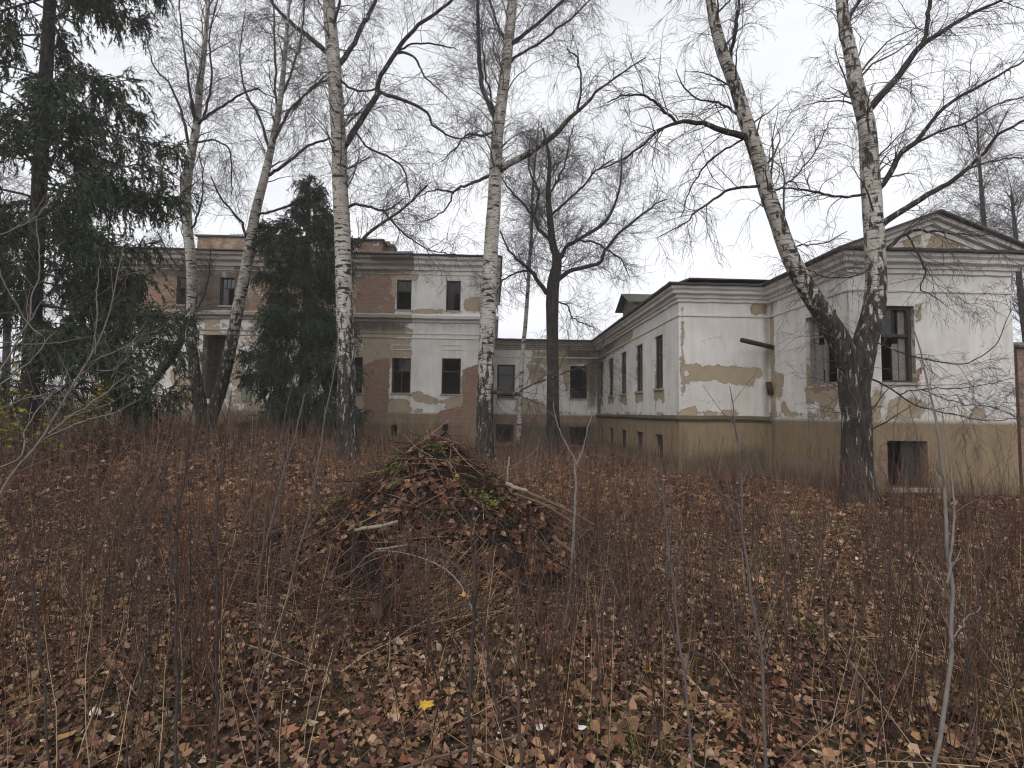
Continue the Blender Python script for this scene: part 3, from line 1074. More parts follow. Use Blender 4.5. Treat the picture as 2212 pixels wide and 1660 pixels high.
# tympanum
ty = Wall('Y', Y1 + 0.0, XP0, XP1, pz0, pzr, base_peel=-0.35)
gx = np.linspace(-1, 1, 41)
V, Q = [], []
for g in gx:
    top = (pzr - 0.05) - abs(g) * (hw) * sl
    for k in range(7):
        V.append((xc + g * (hw - 0.10), Y1 - 0.02, ZC1 + 0.008 + (max(top, ZC1 + 0.02) - ZC1 - 0.008) * k / 6))
i = np.arange(len(V)).reshape(41, 7)
Q = np.stack([i[:-1, :-1], i[1:, :-1], i[1:, 1:], i[:-1, 1:]], -1).reshape(-1, 4)
V = np.array(V)
pe = np.clip(0.16 - np.maximum(np.abs(V[:, 0] - xc - 0.15) / 0.75, 0.0) * 0.3 + 0.1 * np.sin(V[:, 0] * 5), -0.45, 0.1)
part("tympanum", mesh_np("tympanum", V, [Q], [M_wall], attrs={"peel": pe, "brick": np.full(len(V), -0.6), "grime": np.full(len(V), -0.35),
                                                            "plinth": np.zeros(len(V)), "st": V}), house)
for sgn in (-1, 1):
    for (dz0_, dz1_, yo, m) in ((-0.36, -0.24, 0.05, M_trim), (-0.23, -0.13, 0.14, M_trim), (-0.12, -0.03, 0.24, M_trim), (-0.028, 0.012, 0.36, M_roof)):
        xa, xb = xc + sgn * (hw + (0.03 if m is M_roof else 0)), xc
        zl = pzr - (hw + (0.03 if m is M_roof else 0)) * sl
        cut = 0.0
        # clip lower end so that the mouldings end on the horizontal cornice
        zlow = ZC1 + 0.012
        lowz0, lowz1 = zl + dz0_, zl + dz1_
        xa0 = xc + sgn * min(hw + 0.03, (pzr + dz0_ - zlow) / sl)
        xa1 = xc + sgn * min(hw + 0.03, (pzr + dz1_ - zlow) / sl)
        y0_, y1_ = Y1 - yo, (Y1 + 0.2 if m is not M_roof else Y2 + 2.5)
        p = [(xa0, y0_, pzr - abs(xa0 - xc) * sl + dz0_), (xb, y0_, pzr + dz0_), (xb, y1_, pzr + dz0_), (xa0, y1_, pzr - abs(xa0 - xc) * sl + dz0_),
             (xa1, y0_, pzr - abs(xa1 - xc) * sl + dz1_), (xb, y0_, pzr + dz1_), (xb, y1_, pzr + dz1_), (xa1, y1_, pzr - abs(xa1 - xc) * sl + dz1_)]
        part("gable_roof" if m is M_roof else "raking_cornice", MB().hexa(p).mesh("raking", m), house)

# broken rain pipe pieces
def pipe(points, r, name="drainpipe", mat=M_rust):
    P = np.array([points], float)
    V_, Q_ = tubes(P, np.full(P.shape[:2], r), 10)
    n0 = len(V_)
    ends = [np.arange(10)[::-1], n0 - 10 + np.arange(10)]
    c0, c1 = P[0, 0], P[0, -1]
    V_ = np.vstack([V_, c0, c1])
    tr = [(ends[0][k], ends[0][(k + 1) % 10], n0) for k in range(10)] + [(ends[1][k], ends[1][(k + 1) % 10], n0 + 1) for k in range(10)]
    return part(name, mesh_np(name, V_, [Q_, np.array(tr)], [mat], smooth=True), house)


yp = Y2 - 0.14
pipe([at_y(1602, 735, yp - 0.5), at_y(1636, 743, yp - 0.3), at_y(1670, 751, yp)], 0.065)
pipe([at_y(1660, 825, yp), at_y(1662, 838, yp), at_y(1665, 852, yp + 0.03)], 0.075)

# ---- two storey block ----
w_b = Wall('Y', Y4, XB0, XB1, -0.3, B_TOP0 + 0.25, res=0.12, base_peel=-0.22, base_brick=-0.45)
w_b.zp = ZB
o_u = [w_b.opening(856.6, 888.8, 605, 670), w_b.opening(963.7, 995, 606.8, 672), w_b.opening(475, 506, 600, 661),
       w_b.opening(381, 413, 598, 659), w_b.opening(277, 309, 596, 657)]
o_d = [w_b.opening(846, 887, 774, 850), w_b.opening(954, 995, 774.5, 852.6), w_b.opening(436, 492, 722, 862), w_b.opening(741, 783, 772, 850),
       w_b.opening(228, 262, 762, 838)]
o_bb = [w_b.opening(845, 858, 918, 943), w_b.opening(956, 968, 917, 931)]
w_b.peel += [(w_b.poly([(750, 900), (750, 560), (890, 560), (888, 600), (856, 604), (850, 700), (890, 715), (888, 745), (888, 770), (846, 772), (838, 800), (838, 900)]), 0.1, 0.10),
             (w_b.poly([(200, 760), (200, 590), (760, 590), (760, 900), (430, 900), (420, 740)]), 0.05, 0.0),
             (w_b.poly([(838, 900), (838, 862), (880, 864), (890, 885), (870, 900)]), 0.1),
             (w_b.poly([(890, 850), (905, 846), (955, 866), (985, 855), (1000, 806), (1040, 800), (1066, 800), (1066, 895), (960, 895), (962, 874), (900, 868)]), 0.05),
             (w_b.poly([(1000, 665), (1002, 645), (1030, 640), (1066, 655), (1066, 672), (1005, 672)]), -0.05),
             (w_b.poly([(855, 604), (855, 592), (900, 592), (900, 604)]), 0.05),
             (w_b.poly([(888, 668), (960, 668), (960, 680), (888, 680)]), -0.25),
             (w_b.poly([(370, 800), (430, 800), (430, 900), (380, 900)]), 0.1)]
w_b.brick += [(w_b.poly([(770, 680), (770, 630), (815, 650), (825, 680)]), 0.15),
              (w_b.poly([(765, 650), (790, 605), (835, 595), (850, 610), (820, 640)]), 0.10),
              (w_b.poly([(785, 900), (785, 790), (840, 775), (838, 890)]), 0.18),
              (w_b.poly([(1000, 980), (1000, 800), (1040, 790), (1066, 790), (1066, 980)]), 0.16),
              (w_b.poly([(940, 980), (950, 890), (1000, 880), (1066, 880), (1066, 980)]), 0.12),
              (w_b.poly([(780, 990), (780, 890), (850, 890), (850, 990)]), -0.05, 0.02),
              (w_b.poly([(770, 690), (770, 600), (850, 600), (850, 690)]), 0.1, 0.06),
              (w_b.poly([(200, 860), (200, 700), (420, 700), (420, 860)]), 0.0, -0.12),
              (w_b.poly([(200, 690), (200, 560), (440, 560), (475, 590), (475, 690)]), 0.16, 0.08),
              (w_b.poly([(505, 690), (505, 560), (760, 560), (760, 690)]), 0.05, 0.04),
              (w_b.poly([(345, 880), (360, 850), (425, 845), (420, 870)]), 0.12)]
w_b.grime += [(w_b.poly([(200, 605), (200, 560), (1066, 560), (1066, 575), (900, 590), (760, 605)]), 0.15),
              (w_b.poly([(760, 720), (760, 690), (890, 690), (870, 720)]), 0.2),
              (w_b.poly([(420, 690), (420, 560), (540, 560), (540, 690)]), -0.15),
              (w_b.poly([(780, 990), (780, 915), (1000, 915), (1000, 990)]), -0.1, 0.1),
              (w_b.poly([(1000, 620), (1030, 570), (1066, 570), (1066, 640)]), -0.2, 0.0)]
w_b.build("wall")
for k, o in enumerate(o_u):
    window(w_b, o, 0.64, 3, 2 if k in (1, 2, 3) else 1, glass_top=(0, 1, 2) if k != 4 else (), glass_low=(0,) if k in (1, 2) else (), fw=0.055, depth=0.12)
for k, o in enumerate(o_d):
    if k == 2:
        continue
    window(w_b, o, 0.64, 3 if k == 0 else 1, 2 if k == 0 else 1, glass_top=(1, 2) if k == 0 else (), fw=0.06, depth=0.12,
           mat=plain("faded_red_frame_paint", (0.10, 0.045, 0.038), 0.8, 0.4, 12) if k == 0 else None)
# raised panels above the lower windows
for (u0, u1) in ((954, 997), (846, 888), (741, 783)):
    a, zt = w_b.px(u0, 745)
    b_, zb = w_b.px(u1, 757)
    f = MB()
    for bb in ((a, b_, zt - 0.03, zt), (a, b_, zb, zb + 0.03), (a, a + 0.03, zb + 0.03, zt - 0.03), (b_ - 0.03, b_, zb + 0.03, zt - 0.03)):
        f.hexa(bar(w_b, bb[0], bb[1], bb[2], bb[3], -0.02, 0.05))
    part("wall_panel", f.mesh("wall_panel", M_trim), house)
shell = MB()
shell.box(XB0, XB0 + 0.3, Y4 + 0.36, 34, -0.3, B_TOP1 - 0.01)
shell.box(XB1 - 0.3, XB1 - 0.003, Y4 + 0.003, 34, -0.3, B_TOP1 - 0.01)
shell.box(XB0 + 0.3, XB1 - 0.3, 33.7, 34, -0.3, B_TOP1 - 0.01)
part("side_wall", shell.mesh("side_wall", M_trimold), house)
fl = MB()
fl.box(XB0 + 0.31, XB1 - 0.31, Y4 + 0.36, 33.6, ZB - 0.2, ZB)
fl.box(XB0 + 0.31, XB1 - 0.31, Y4 + 0.36, 33.6, B_LOW0 - 0.2, B_LOW0)
part("floor_slab", fl.mesh("floor_slab", M_inner), house)
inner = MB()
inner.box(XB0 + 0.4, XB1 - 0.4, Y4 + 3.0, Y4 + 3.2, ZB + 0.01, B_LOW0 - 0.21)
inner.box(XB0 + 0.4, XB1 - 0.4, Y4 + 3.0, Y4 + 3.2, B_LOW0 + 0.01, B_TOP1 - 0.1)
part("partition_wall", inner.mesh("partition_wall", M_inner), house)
xs_split = float(at_y(892, 700, Y4)[0])
pb = [(XB0, 33), (XB0, Y4), (XB1, Y4), (XB1, 33)]


def block_sweep(prof, name):
    """the old stained half and the still painted right-hand half of a moulding"""
    xs = xs_split + rng.uniform(-0.9, 0.5)
    sweep([(XB0, 33), (XB0, Y4), (xs, Y4)], prof, name, M_trimold)
    sweep([(xs, Y4), (XB1, Y4), (XB1, 33)], prof, name, M_trim)


h = B_LOW1 - B_LOW0
block_sweep([(0.0, B_LOW0 - 0.02), (0.06, B_LOW0), (0.08, B_LOW0 + 0.3 * h), (0.22, B_LOW0 + 0.5 * h), (0.24, B_LOW0 + 0.9 * h), (0.22, B_LOW1), (0.0, B_LOW1 + 0.07)], "storey_cornice")
zz = float(at_y(904, 731, Y4)[2])
zy = float(at_y(904, 721, Y4)[2])
block_sweep([(0.0, zz - 0.03), (0.03, zz - 0.02), (0.035, zz + 0.02), (0.0, zz + 0.03)], "string_course")
block_sweep([(0.0, zy - 0.03), (0.03, zy - 0.02), (0.035, zy + 0.02), (0.0, zy + 0.03)], "string_course")
h = B_TOP1 - B_TOP0
block_sweep([(0.0, B_TOP0 - 0.02), (0.05, B_TOP0), (0.06, B_TOP0 + 0.25 * h), (0.18, B_TOP0 + 0.42 * h), (0.19, B_TOP0 + 0.66 * h), (0.28, B_TOP0 + 0.78 * h), (0.29, B_TOP1 - 0.02), (0.0, B_TOP1)], "cornice")
zz = float(at_y(904, 593, Y4)[2])
block_sweep([(0.0, zz - 0.025), (0.025, zz - 0.02), (0.03, zz + 0.015), (0.0, zz + 0.025)], "string_course")
sweep(pb, [(0.15, B_TOP1 + 0.01), (0.38, B_TOP1 + 0.012), (0.385, B_TOP1 + 0.06), (0.1, B_TOP1 + 0.12)], "eaves_sheet", M_roof)
rf = MB()
zr = B_TOP1 + 0.05
rf.quad((XB0 - 0.35, Y4 - 0.35, zr), (XB1 + 0.35, Y4 - 0.35, zr), (XB1 - 4, 28.5, zr + 0.55), (XB0 + 4, 28.5, zr + 0.55))
rf.quad((XB1 + 0.35, Y4 - 0.35, zr), (XB1 + 0.35, 34, zr), (XB1 - 4, 28.5, zr + 0.55), (XB1 - 4, 28.6, zr + 0.55))
rf.quad((XB0 - 0.35, 34, zr), (XB0 - 0.35, Y4 - 0.35, zr), (XB0 + 4, 28.5, zr + 0.55), (XB0 + 4, 28.6, zr + 0.55))
rf.quad((XB1 + 0.35, 34, zr), (XB0 - 0.35, 34, zr), (XB0 + 4, 28.6, zr + 0.55), (XB1 - 4, 28.6, zr + 0.55))
part("roof", rf.mesh("roof", M_roof), house)
part("loose_sheet", MB().hexa([(p[0], p[1], p[2]) for p in [at_y(800, 556, Y4 - 0.42), at_y(893, 557, Y4 - 0.42), at_y(893, 557, Y4 + 0.6) + [0, 0, 0.2], at_y(800, 556, Y4 + 0.6) + [0, 0, 0.2],
     at_y(800, 552, Y4 - 0.42), at_y(893, 552, Y4 - 0.42), at_y(893, 552, Y4 + 0.6) + [0, 0, 0.2], at_y(800, 552, Y4 + 0.6) + [0, 0, 0.2]]]).mesh("loose_sheet", M_roof), house)
# attic wall above the middle bays
ya4 = Y4 + 1.2
XA0, ZA1 = float(at_y(427, 512, ya4)[0]), float(at_y(700, 518, ya4)[2])
XA1 = float(at_y(826, 520, ya4)[0])
w_a = Wall('Y', ya4, XA0, XA1, B_TOP1, ZA1, res=0.15, base_peel=-0.05, base_brick=0.02)
w_a.peel.append((w_a.poly([(430, 560), (430, 510), (540, 510), (540, 560)]), 0.2))
w_a.build("attic_wall")
at = MB().box(XA0 - 0.1, XA1 + 0.1, ya4 - 0.1, ya4 + 4, ZA1 + 0.001, ZA1 + 0.08)
at.box(XA1 - 0.3, XA1 - 0.001, ya4 + 0.003, ya4 + 4, B_TOP1 - 0.1, ZA1)
at.box(XA0 + 0.001, XA0 + 0.3, ya4 + 0.003, ya4 + 4, B_TOP1 - 0.1, ZA1)
part("attic_coping", at.mesh("attic_coping", M_roof), house)
# chimney with a ragged head, a second one behind the birch
ch_y = Y4 + 2.0
a, b_ = at_y(828, 548, ch_y), at_y(849, 527, ch_y)
ch = MB().box(a[0], b_[0], ch_y, ch_y + 0.7, B_TOP1, b_[2] - 0.15)
ch.box(a[0] - 0.06, b_[0] + 0.06, ch_y - 0.06, ch_y + 0.76, b_[2] - 0.15, b_[2] - 0.02)
ch.box(a[0] + 0.05, a[0] + 0.28, ch_y + 0.05, ch_y + 0.6, b_[2] - 0.02, b_[2] + 0.14)
part("chimney", ch.mesh("chimney", plain("chimney_brick", (0.20, 0.12, 0.09), 0.9, 0.5, 7.0)), house)
# light iron railing on the attic roof
rl = MB()
ry = ya4 + 1.5
p0, p1 = at_y(497, 506, ry), at_y(533, 506, ry)
rl.box(p0[0], p1[0], ry - 0.012, ry + 0.012, p0[2] - 0.012, p0[2] + 0.012)
for k in range(5):
    x = p0[0] + (p1[0] - p0[0]) * k / 4
    rl.box(x - 0.012, x + 0.012, ry - 0.012, ry + 0.012, ZA1 + 0.05, p0[2] - 0.012)
part("roof_railing", rl.mesh("roof_railing", M_rust), house)
# doorway: recessed lobby in the left bay and green door leaves by the entrance
s0, s1, z0, z1 = o_d[2]
lob = MB()
lob.quad(w_b.P(s0, 0.34, z0), w_b.P(s0 - 0.2, 1.6, z0), w_b.P(s0 - 0.2, 1.6, z1), w_b.P(s0, 0.34, z1))
lob.quad(w_b.P(s0 - 0.2, 1.6, z0), w_b.P(s1 + 0.2, 1.6, z0), w_b.P(s1 + 0.2, 1.6, z1), w_b.P(s0 - 0.2, 1.6, z1))
part("lobby_wall", lob.mesh("lobby_wall", plain("lobby_plaster", (0.33, 0.28, 0.2), 0.9, 0.5, 2.5)), house)
M_green = plain("faded_green_paint", (0.17, 0.20, 0.15), 0.8, 0.3, 6)
for (u0, u1, v0, v1) in ((522, 540, 812, 866), (690, 706, 845, 875)):
    a, b_ = at_y(u0, v0, Y4 - 0.08), at_y(u1, v1, Y4 - 0.08)
    part("door_leaf", MB().box(a[0], b_[0], Y4 - 0.08, Y4 - 0.03, b_[2], a[2]).mesh("door_leaf", M_green), house)

# brick outbuilding corner at the right edge of the view
p = at_y(2199, 800, 11.6)
bo = Wall('Y', 11.6, float(p[0]), float(p[0]) + 3.0, -0.2, float(at_y(2200, 752, 11.6)[2]), res=0.3, base_brick=0.4)
_house_keep = house
annex = thing("brick_outbuilding", "dark brick outbuilding wall just beyond the white gabled pavilion", "outbuilding", (p[0] + 1.5, 11.6, 0))
house = annex
bo.build("wall")
part("coping", MB().hexa([(p[0] - 0.05, 11.5, bo.z1 + 0.002), (p[0] + 3, 11.5, bo.z1 + 0.002), (p[0] + 3, 12.0, bo.z1 + 0.002), (p[0] - 0.05, 12.0, bo.z1 + 0.002),
                          (p[0] - 0.05, 11.5, bo.z1 + 0.05), (p[0] + 3, 11.5, bo.z1 + 0.05), (p[0] + 3, 12.0, bo.z1 + 0.2), (p[0] - 0.05, 12.0, bo.z1 + 0.2)]).mesh("coping", M_roof), annex)
part("side_wall", MB().box(p[0] + 0.002, p[0] + 0.3, 11.61, 14.0, -0.2, bo.z1 - 0.005).mesh("side_wall", plain("old_brick", (0.16, 0.09, 0.065), 0.9, 0.5, 8)), annex)
house = _house_keep

# ------------------------------------------------------------------ trees
def stem_mesh(name, P, R, mat, dark, sides=14, rough=0.0, flare=False):
    """one tapering stem; dark: (n,) per point"""
    P, R = np.asarray(P)[None], np.asarray(R)[None]
    V, Q = tubes(P, R, sides)
    n = P.shape[1]
    dk = np.repeat(np.asarray(dark, float), sides)
    if rough:
        a = np.tile(np.arange(sides), n) * 2 * math.pi / sides
        k = np.repeat(np.arange(n), sides)
        c = np.repeat(P[0], sides, axis=0)
        s = 1 + rough * (np.sin(a * 3 + k * 0.31) * 0.5 + np.sin(a * 5 - k * 0.7) * 0.3 + rng.normal(0, 0.35, len(V)))
        V = c + (V - c) * s[:, None]
    return mesh_np(name, V, [Q], [mat], smooth=True, attrs={"dark": dk})


def tree(name, label, D, stems, branches, group=None, bark=M_birch, n1=60, n2=500, n3=3500, l1=(0.8, 2.2), l2=(0.4, 1.1), l3=(0.25, 0.7),
         droop=-0.45, up=0.25, base_dark=1.0, wander=0.15, spread=1.1, grey=0.0, t1=(0.3, 1.0), twig_r=0.0032, cat="tree", stem_sides=14, bmat=None, br_noise=0.006, dark_h=1.2):
    P0, R0 = px_path(stems[0][0], D, D + stems[0][1], 40)
    base = P0[0]
    e = thing(name, label, cat, (base[0], base[1], float(gz(base[0], base[1]))), group)
    parents = []
    for k, (pts, dy) in enumerate(stems):
        n = 44
        P, R = px_path(pts, D, D + dy, n)
        if k == 0:      # foot goes into the soil with a root flare
            zg = float(gz(P[0, 0], P[0, 1]))
            foot = P[0].copy()
            foot[2] = min(zg - 0.25, P[0, 2] - 0.1)
            P = np.vstack([foot, P])
            R = np.concatenate([[R[0] * 1.25], R])
            R = R * (1 + 0.22 * np.exp(-np.clip(P[:, 2] - zg, 0, 9) / 0.22))
        hgt = P[:, 2] - float(gz(base[0], base[1]))
        dark = np.clip(base_dark * (1.15 - hgt / dark_h), 0, 1) + 0.10 + np.clip((0.055 - R) / 0.05, 0, 1) * 0.45 + grey
        if bark is not M_birch:
            dark = np.ones(len(P))
        part("trunk", stem_mesh("trunk", P, R, bark, np.clip(dark, 0, 1), stem_sides, 0.035), e)
        parents.append((P[None, 3:], R[None, 3:]))
    bparents = []
    known = [pp[0][0] for pp in parents]
    for b in branches:
        pts, dy = b[0], b[1]
        y0 = D + (b[2] if len(b) > 2 else 0.0)
        P, R = px_path(pts, y0, y0 + dy, 26)
        R = R * 0.66
        P[1:-1] += np.cumsum(rng.normal(0, br_noise, (24, 3)), 0) * np.linspace(1, 0.2, 24)[:, None]
        kink = np.zeros((26, 3))
        kink[2:-1:3] = rng.normal(0, 0.004 + 0.0012 * D, (len(kink[2:-1:3]), 3))
        kink[3:-1:3] = kink[2:-2:3] * 0.4
        P = P + kink        # knees where side shoots broke off
        best = None
        for kp in known:        # join the branch to the limb it leaves
            q = np.vstack([kp[:-1] + (kp[1:] - kp[:-1]) * s_ for s_ in (0.0, 0.25, 0.5, 0.75)])
            dd = np.linalg.norm((q - EYE) / (q - EYE)[:, 1:2] - (P[0] - EYE) / (P[0] - EYE)[1], axis=1)
            j = int(np.argmin(dd))
            if best is None or dd[j] < best[0]:
                best = (dd[j], q[j])
        P = P + (best[1] - P[0])[None] * np.exp(-np.arange(len(P)) / 6.0)[:, None]
        known.append(P)
        dark = 0.52 + np.clip((0.10 - R) / 0.07, 0, 1) * 0.6
        part("branch", stem_mesh("branch", P, R, bmat or bark, dark, 8, 0.03), e)
        bparents.append((P[None], R[None]))
    A = grow(parents, n1, t1, l1, (0.7, 1.25), (0, 0, droop * 0.2), wander, 9, 0.024, 0.005, up)
    B = grow([A] + bparents + bparents, n2, (0.12, 1.0), l2, (0.45, spread), (0, 0, droop * 0.35), wander * 1.25, 8, 0.010, 0.0036, up * 0.4, 0.5)
    B2 = grow([B], n2 * 4, (0.15, 1.0), (l2[0] * 0.4, l2[1] * 0.5), (0.4, 1.0), (0, 0, droop * 0.6), wander * 1.1, 6, 0.005, twig_r, 0.0)
    C = grow([B, B2, B2], n3, (0.1, 1.0), l3, (0.35, 1.0), (0, 0, droop * 1.2), wander * 0.7, 5, 0.004, twig_r * 0.8, 0.0)
    B = (np.concatenate([B[0]]), B[1])
    VA, QA = tubes(*A, 5)
    part("small_branches", mesh_np("small_branches", VA, [QA], [M_branch], smooth=True), e, kind="stuff")
    VB, QB = tubes(*B, 4)
    VD, QD = tubes(*B2, 3)
    VC, QC = tubes(*C, 3)
    part("twigs", mesh_np("twigs", np.vstack([VB, VC, VD]), [QB, QC + len(VB), QD + len(VB) + len(VC)], [M_twig], smooth=True), e, kind="stuff")
    return e


# forked birch before the gabled pavilion
tree("birch_tree", "thick forked birch with rough black base in front of the gabled pavilion", 9.8,
     [([(1852, 1088, 88), (1852, 1040, 78), (1850, 980, 73), (1850, 900, 70), (1845, 840, 74), (1850, 785, 78), (1850, 760, 60)], 0.0),
      ([(1846, 815, 60), (1815, 740, 55), (1775, 675, 48), (1735, 610, 44), (1705, 550, 41), (1680, 480, 38), (1655, 410, 36), (1640, 350, 35), (1610, 260, 33),
        (1590, 190, 30), (1560, 110, 28), (1540, 30, 24), (1530, -40, 20), (1515, -250, 8)], -0.9),
      ([(1852, 815, 64), (1868, 740, 60), (1885, 680, 56), (1892, 620, 52), (1890, 540, 50), (1885, 450, 48), (1880, 380, 47), (1875, 300, 44), (1868, 250, 42),
        (1850, 190, 38), (1840, 130, 34), (1825, 60, 30), (1818, 0, 28), (1812, -80, 22), (1830, -300, 8)], 0.5)],
     [([(1875, 250, 32), (1902, 214, 30), (1944, 164, 28), (1978, 111, 25), (2032, 72, 20), (2093, 34, 16), (2165, 0, 12), (2230, -40, 8)], -0.8, 0.35),
      ([(1982, 107, 20), (1998, 76, 18), (2005, 30, 17), (2009, 0, 16), (2012, -80, 12)], -0.2, 0.0),
      ([(1895, 425, 26), (1929, 374, 24), (1948, 332, 22), (1982, 305, 20), (2024, 248, 16), (2070, 210, 14), (2147, 168, 11), (2230, 118, 8)], -1.2, 0.25),
      ([(1979, 309, 12), (2040, 282, 11), (2093, 263, 9), (2147, 229, 8), (2230, 205, 6)], 0.6, -0.1),
      ([(1898, 497, 30), (1937, 469, 26), (1994, 431, 24), (2047, 397, 22), (2085, 370, 20), (2124, 332, 16), (2162, 290, 14), (2240, 250, 11)], -1.4, 0.2),
      ([(2085, 370, 10), (2140, 350, 8), (2212, 342, 6), (2240, 336, 4)], 0.3, -0.7),
      ([(1905, 562, 18), (1937, 526, 16), (1959, 507, 14), (2003, 496, 10), (2068, 507, 7), (2168, 507, 4)], -0.7, 0.2),
      ([(1959, 507, 8), (1994, 568, 7), (1998, 598, 6), (1990, 620, 5), (2020, 642, 4), (2046, 663, 3)], -0.3, 0.0),
      ([(1878, 815, 9), (1916, 828, 8), (1946, 850, 7), (1994, 880, 6), (2068, 897, 5), (2141, 910, 4), (2212, 905, 3)], -0.9),
      ([(1946, 850, 6), (2010, 842, 5), (2100, 838, 4), (2200, 815, 3)], -0.8, -0.2),
      ([(1890, 735, 7), (1930, 752, 6), (1981, 772, 6), (2089, 785, 5), (2154, 741, 4), (2180, 681, 3), (2212, 640, 2)], -1.2),
      ([(1990, 845, 5), (2060, 870, 4), (2140, 880, 4), (2200, 905, 3)], -0.5, -0.4),
      ([(1870, 420, 12), (1811, 424, 10), (1757, 412, 9), (1700, 405, 6), (1660, 412, 4)], -0.5, 0.1),
      ([(1828, 114, 20), (1834, 38, 16), (1853, 0, 14), (1870, -90, 8)], 0.5, 0.3),
      ([(1900, 545, 8), (1860, 590, 6), (1780, 600, 5), (1720, 570, 3)], -0.6, 0.1),
      ([(1610, 301, 26), (1555, 281, 20), (1521, 267, 17), (1482, 262, 15), (1462, 266, 13), (1430, 278, 10), (1389, 312, 8), (1340, 347, 6), (1291, 368, 4)], -0.8, -0.5),
      ([(1462, 266, 10), (1441, 240, 9), (1399, 205, 8), (1354, 205, 6), (1312, 222, 4)], -0.3, -0.9),
      ([(1640, 401, 12), (1574, 408, 10), (1551, 424, 9), (1498, 462, 6), (1482, 479, 5), (1420, 514, 3)], -0.4, -0.4),
      ([(1608, 309, 8), (1540, 340, 7), (1497, 397, 5), (1470, 470, 3)], 0.5, -0.5),
      ([(1603, 256, 10), (1559, 229, 8), (1513, 217, 6), (1480, 190, 5), (1460, 150, 3)], 0.4, -0.5),
      ([(1572, 140, 16), (1589, 69, 13), (1597, 0, 10), (1600, -80, 6)], -0.3, -0.7),
      ([(1690, 520, 8), (1720, 530, 6), (1780, 525, 5), (1830, 500, 3)], -0.4, -0.2),
      ([(1660, 420, 8), (1700, 400, 6), (1760, 330, 5), (1800, 250, 3)], 0.4, -0.3)],
     n1=70, n2=480, n3=9000, l1=(0.8, 2.4), l2=(0.6, 1.9), l3=(0.18, 0.5), t1=(0.25, 1.0), dark_h=4.0, stem_sides=18, grey=0.33)

tree("birch_tree", "tall straight white birch behind the heap, left of the other tall one", 14.6,
     [([(755, 1015, 50), (752, 960, 45), (748, 890, 42), (748, 800, 40), (745, 700, 38), (742, 600, 36), (740, 500, 36), (735, 400, 35), (733, 320, 34), (727, 230, 32),
        (722, 150, 32), (715, 70, 31), (710, 0, 28), (705, -120, 22), (700, -350, 8)], 0.2)],
     [([(740, 333, 26), (768, 285, 22), (796, 236, 20), (817, 201, 20), (820, 167, 16), (852, 118, 15), (886, 73, 13), (928, 38, 11), (977, 0, 9), (1010, -60, 6)], -1.0),
      ([(820, 200, 13), (852, 210, 12), (886, 222, 11), (925, 246, 9), (935, 267, 8), (977, 295, 6), (1010, 297, 5), (1040, 280, 3)], -0.5, -0.4),
      ([(852, 120, 8), (890, 95, 6), (950, 98, 5), (990, 110, 3)], 0.5, -0.5),
      ([(858, 112, 9), (895, 122, 8), (915, 160, 6), (950, 195, 4), (970, 215, 3)], 0.3, -0.6),
      ([(714, 125, 22), (689, 101, 18), (650, 69, 16), (616, 38, 13), (588, 7, 10), (570, -40, 6)], 0.8),
      ([(732, 156, 20), (748, 128, 18), (768, 90, 16), (796, 35, 14), (813, 0, 12), (830, -60, 8)], 0.9),
      ([(725, 69, 12), (734, 0, 9), (740, -80, 6)], -0.3),
      ([(745, 443, 11), (789, 446, 9), (824, 455, 8), (845, 451, 6), (870, 430, 4)], -0.6),
      ([(831, 455, 7), (866, 500, 6), (900, 524, 5), (935, 542, 4), (985, 549, 3)], -0.2, -0.5),
      ([(756, 545, 13), (813, 493, 11), (866, 455, 9), (905, 418, 8), (922, 402, 8)], 0.8, 0.3),
      ([(735, 165, 9), (760, 190, 8), (790, 198, 7), (815, 192, 6)], -0.2),
      ([(772, 288, 8), (800, 323, 7), (838, 340, 7), (873, 365, 6), (880, 399, 5), (885, 427, 5)], -0.4, -0.2),
      ([(736, 370, 8), (770, 355, 6), (800, 338, 4)], 0.5),
      ([(722, 170, 9), (690, 180, 7), (650, 220, 5), (620, 260, 3)], 0.8)],
     n1=56, n2=420, n3=8000, l1=(1.2, 3.4), l2=(0.9, 2.6), l3=(0.3, 0.75), t1=(0.4, 1.0), twig_r=0.0042, dark_h=6.0, base_dark=0.60, grey=0.08)

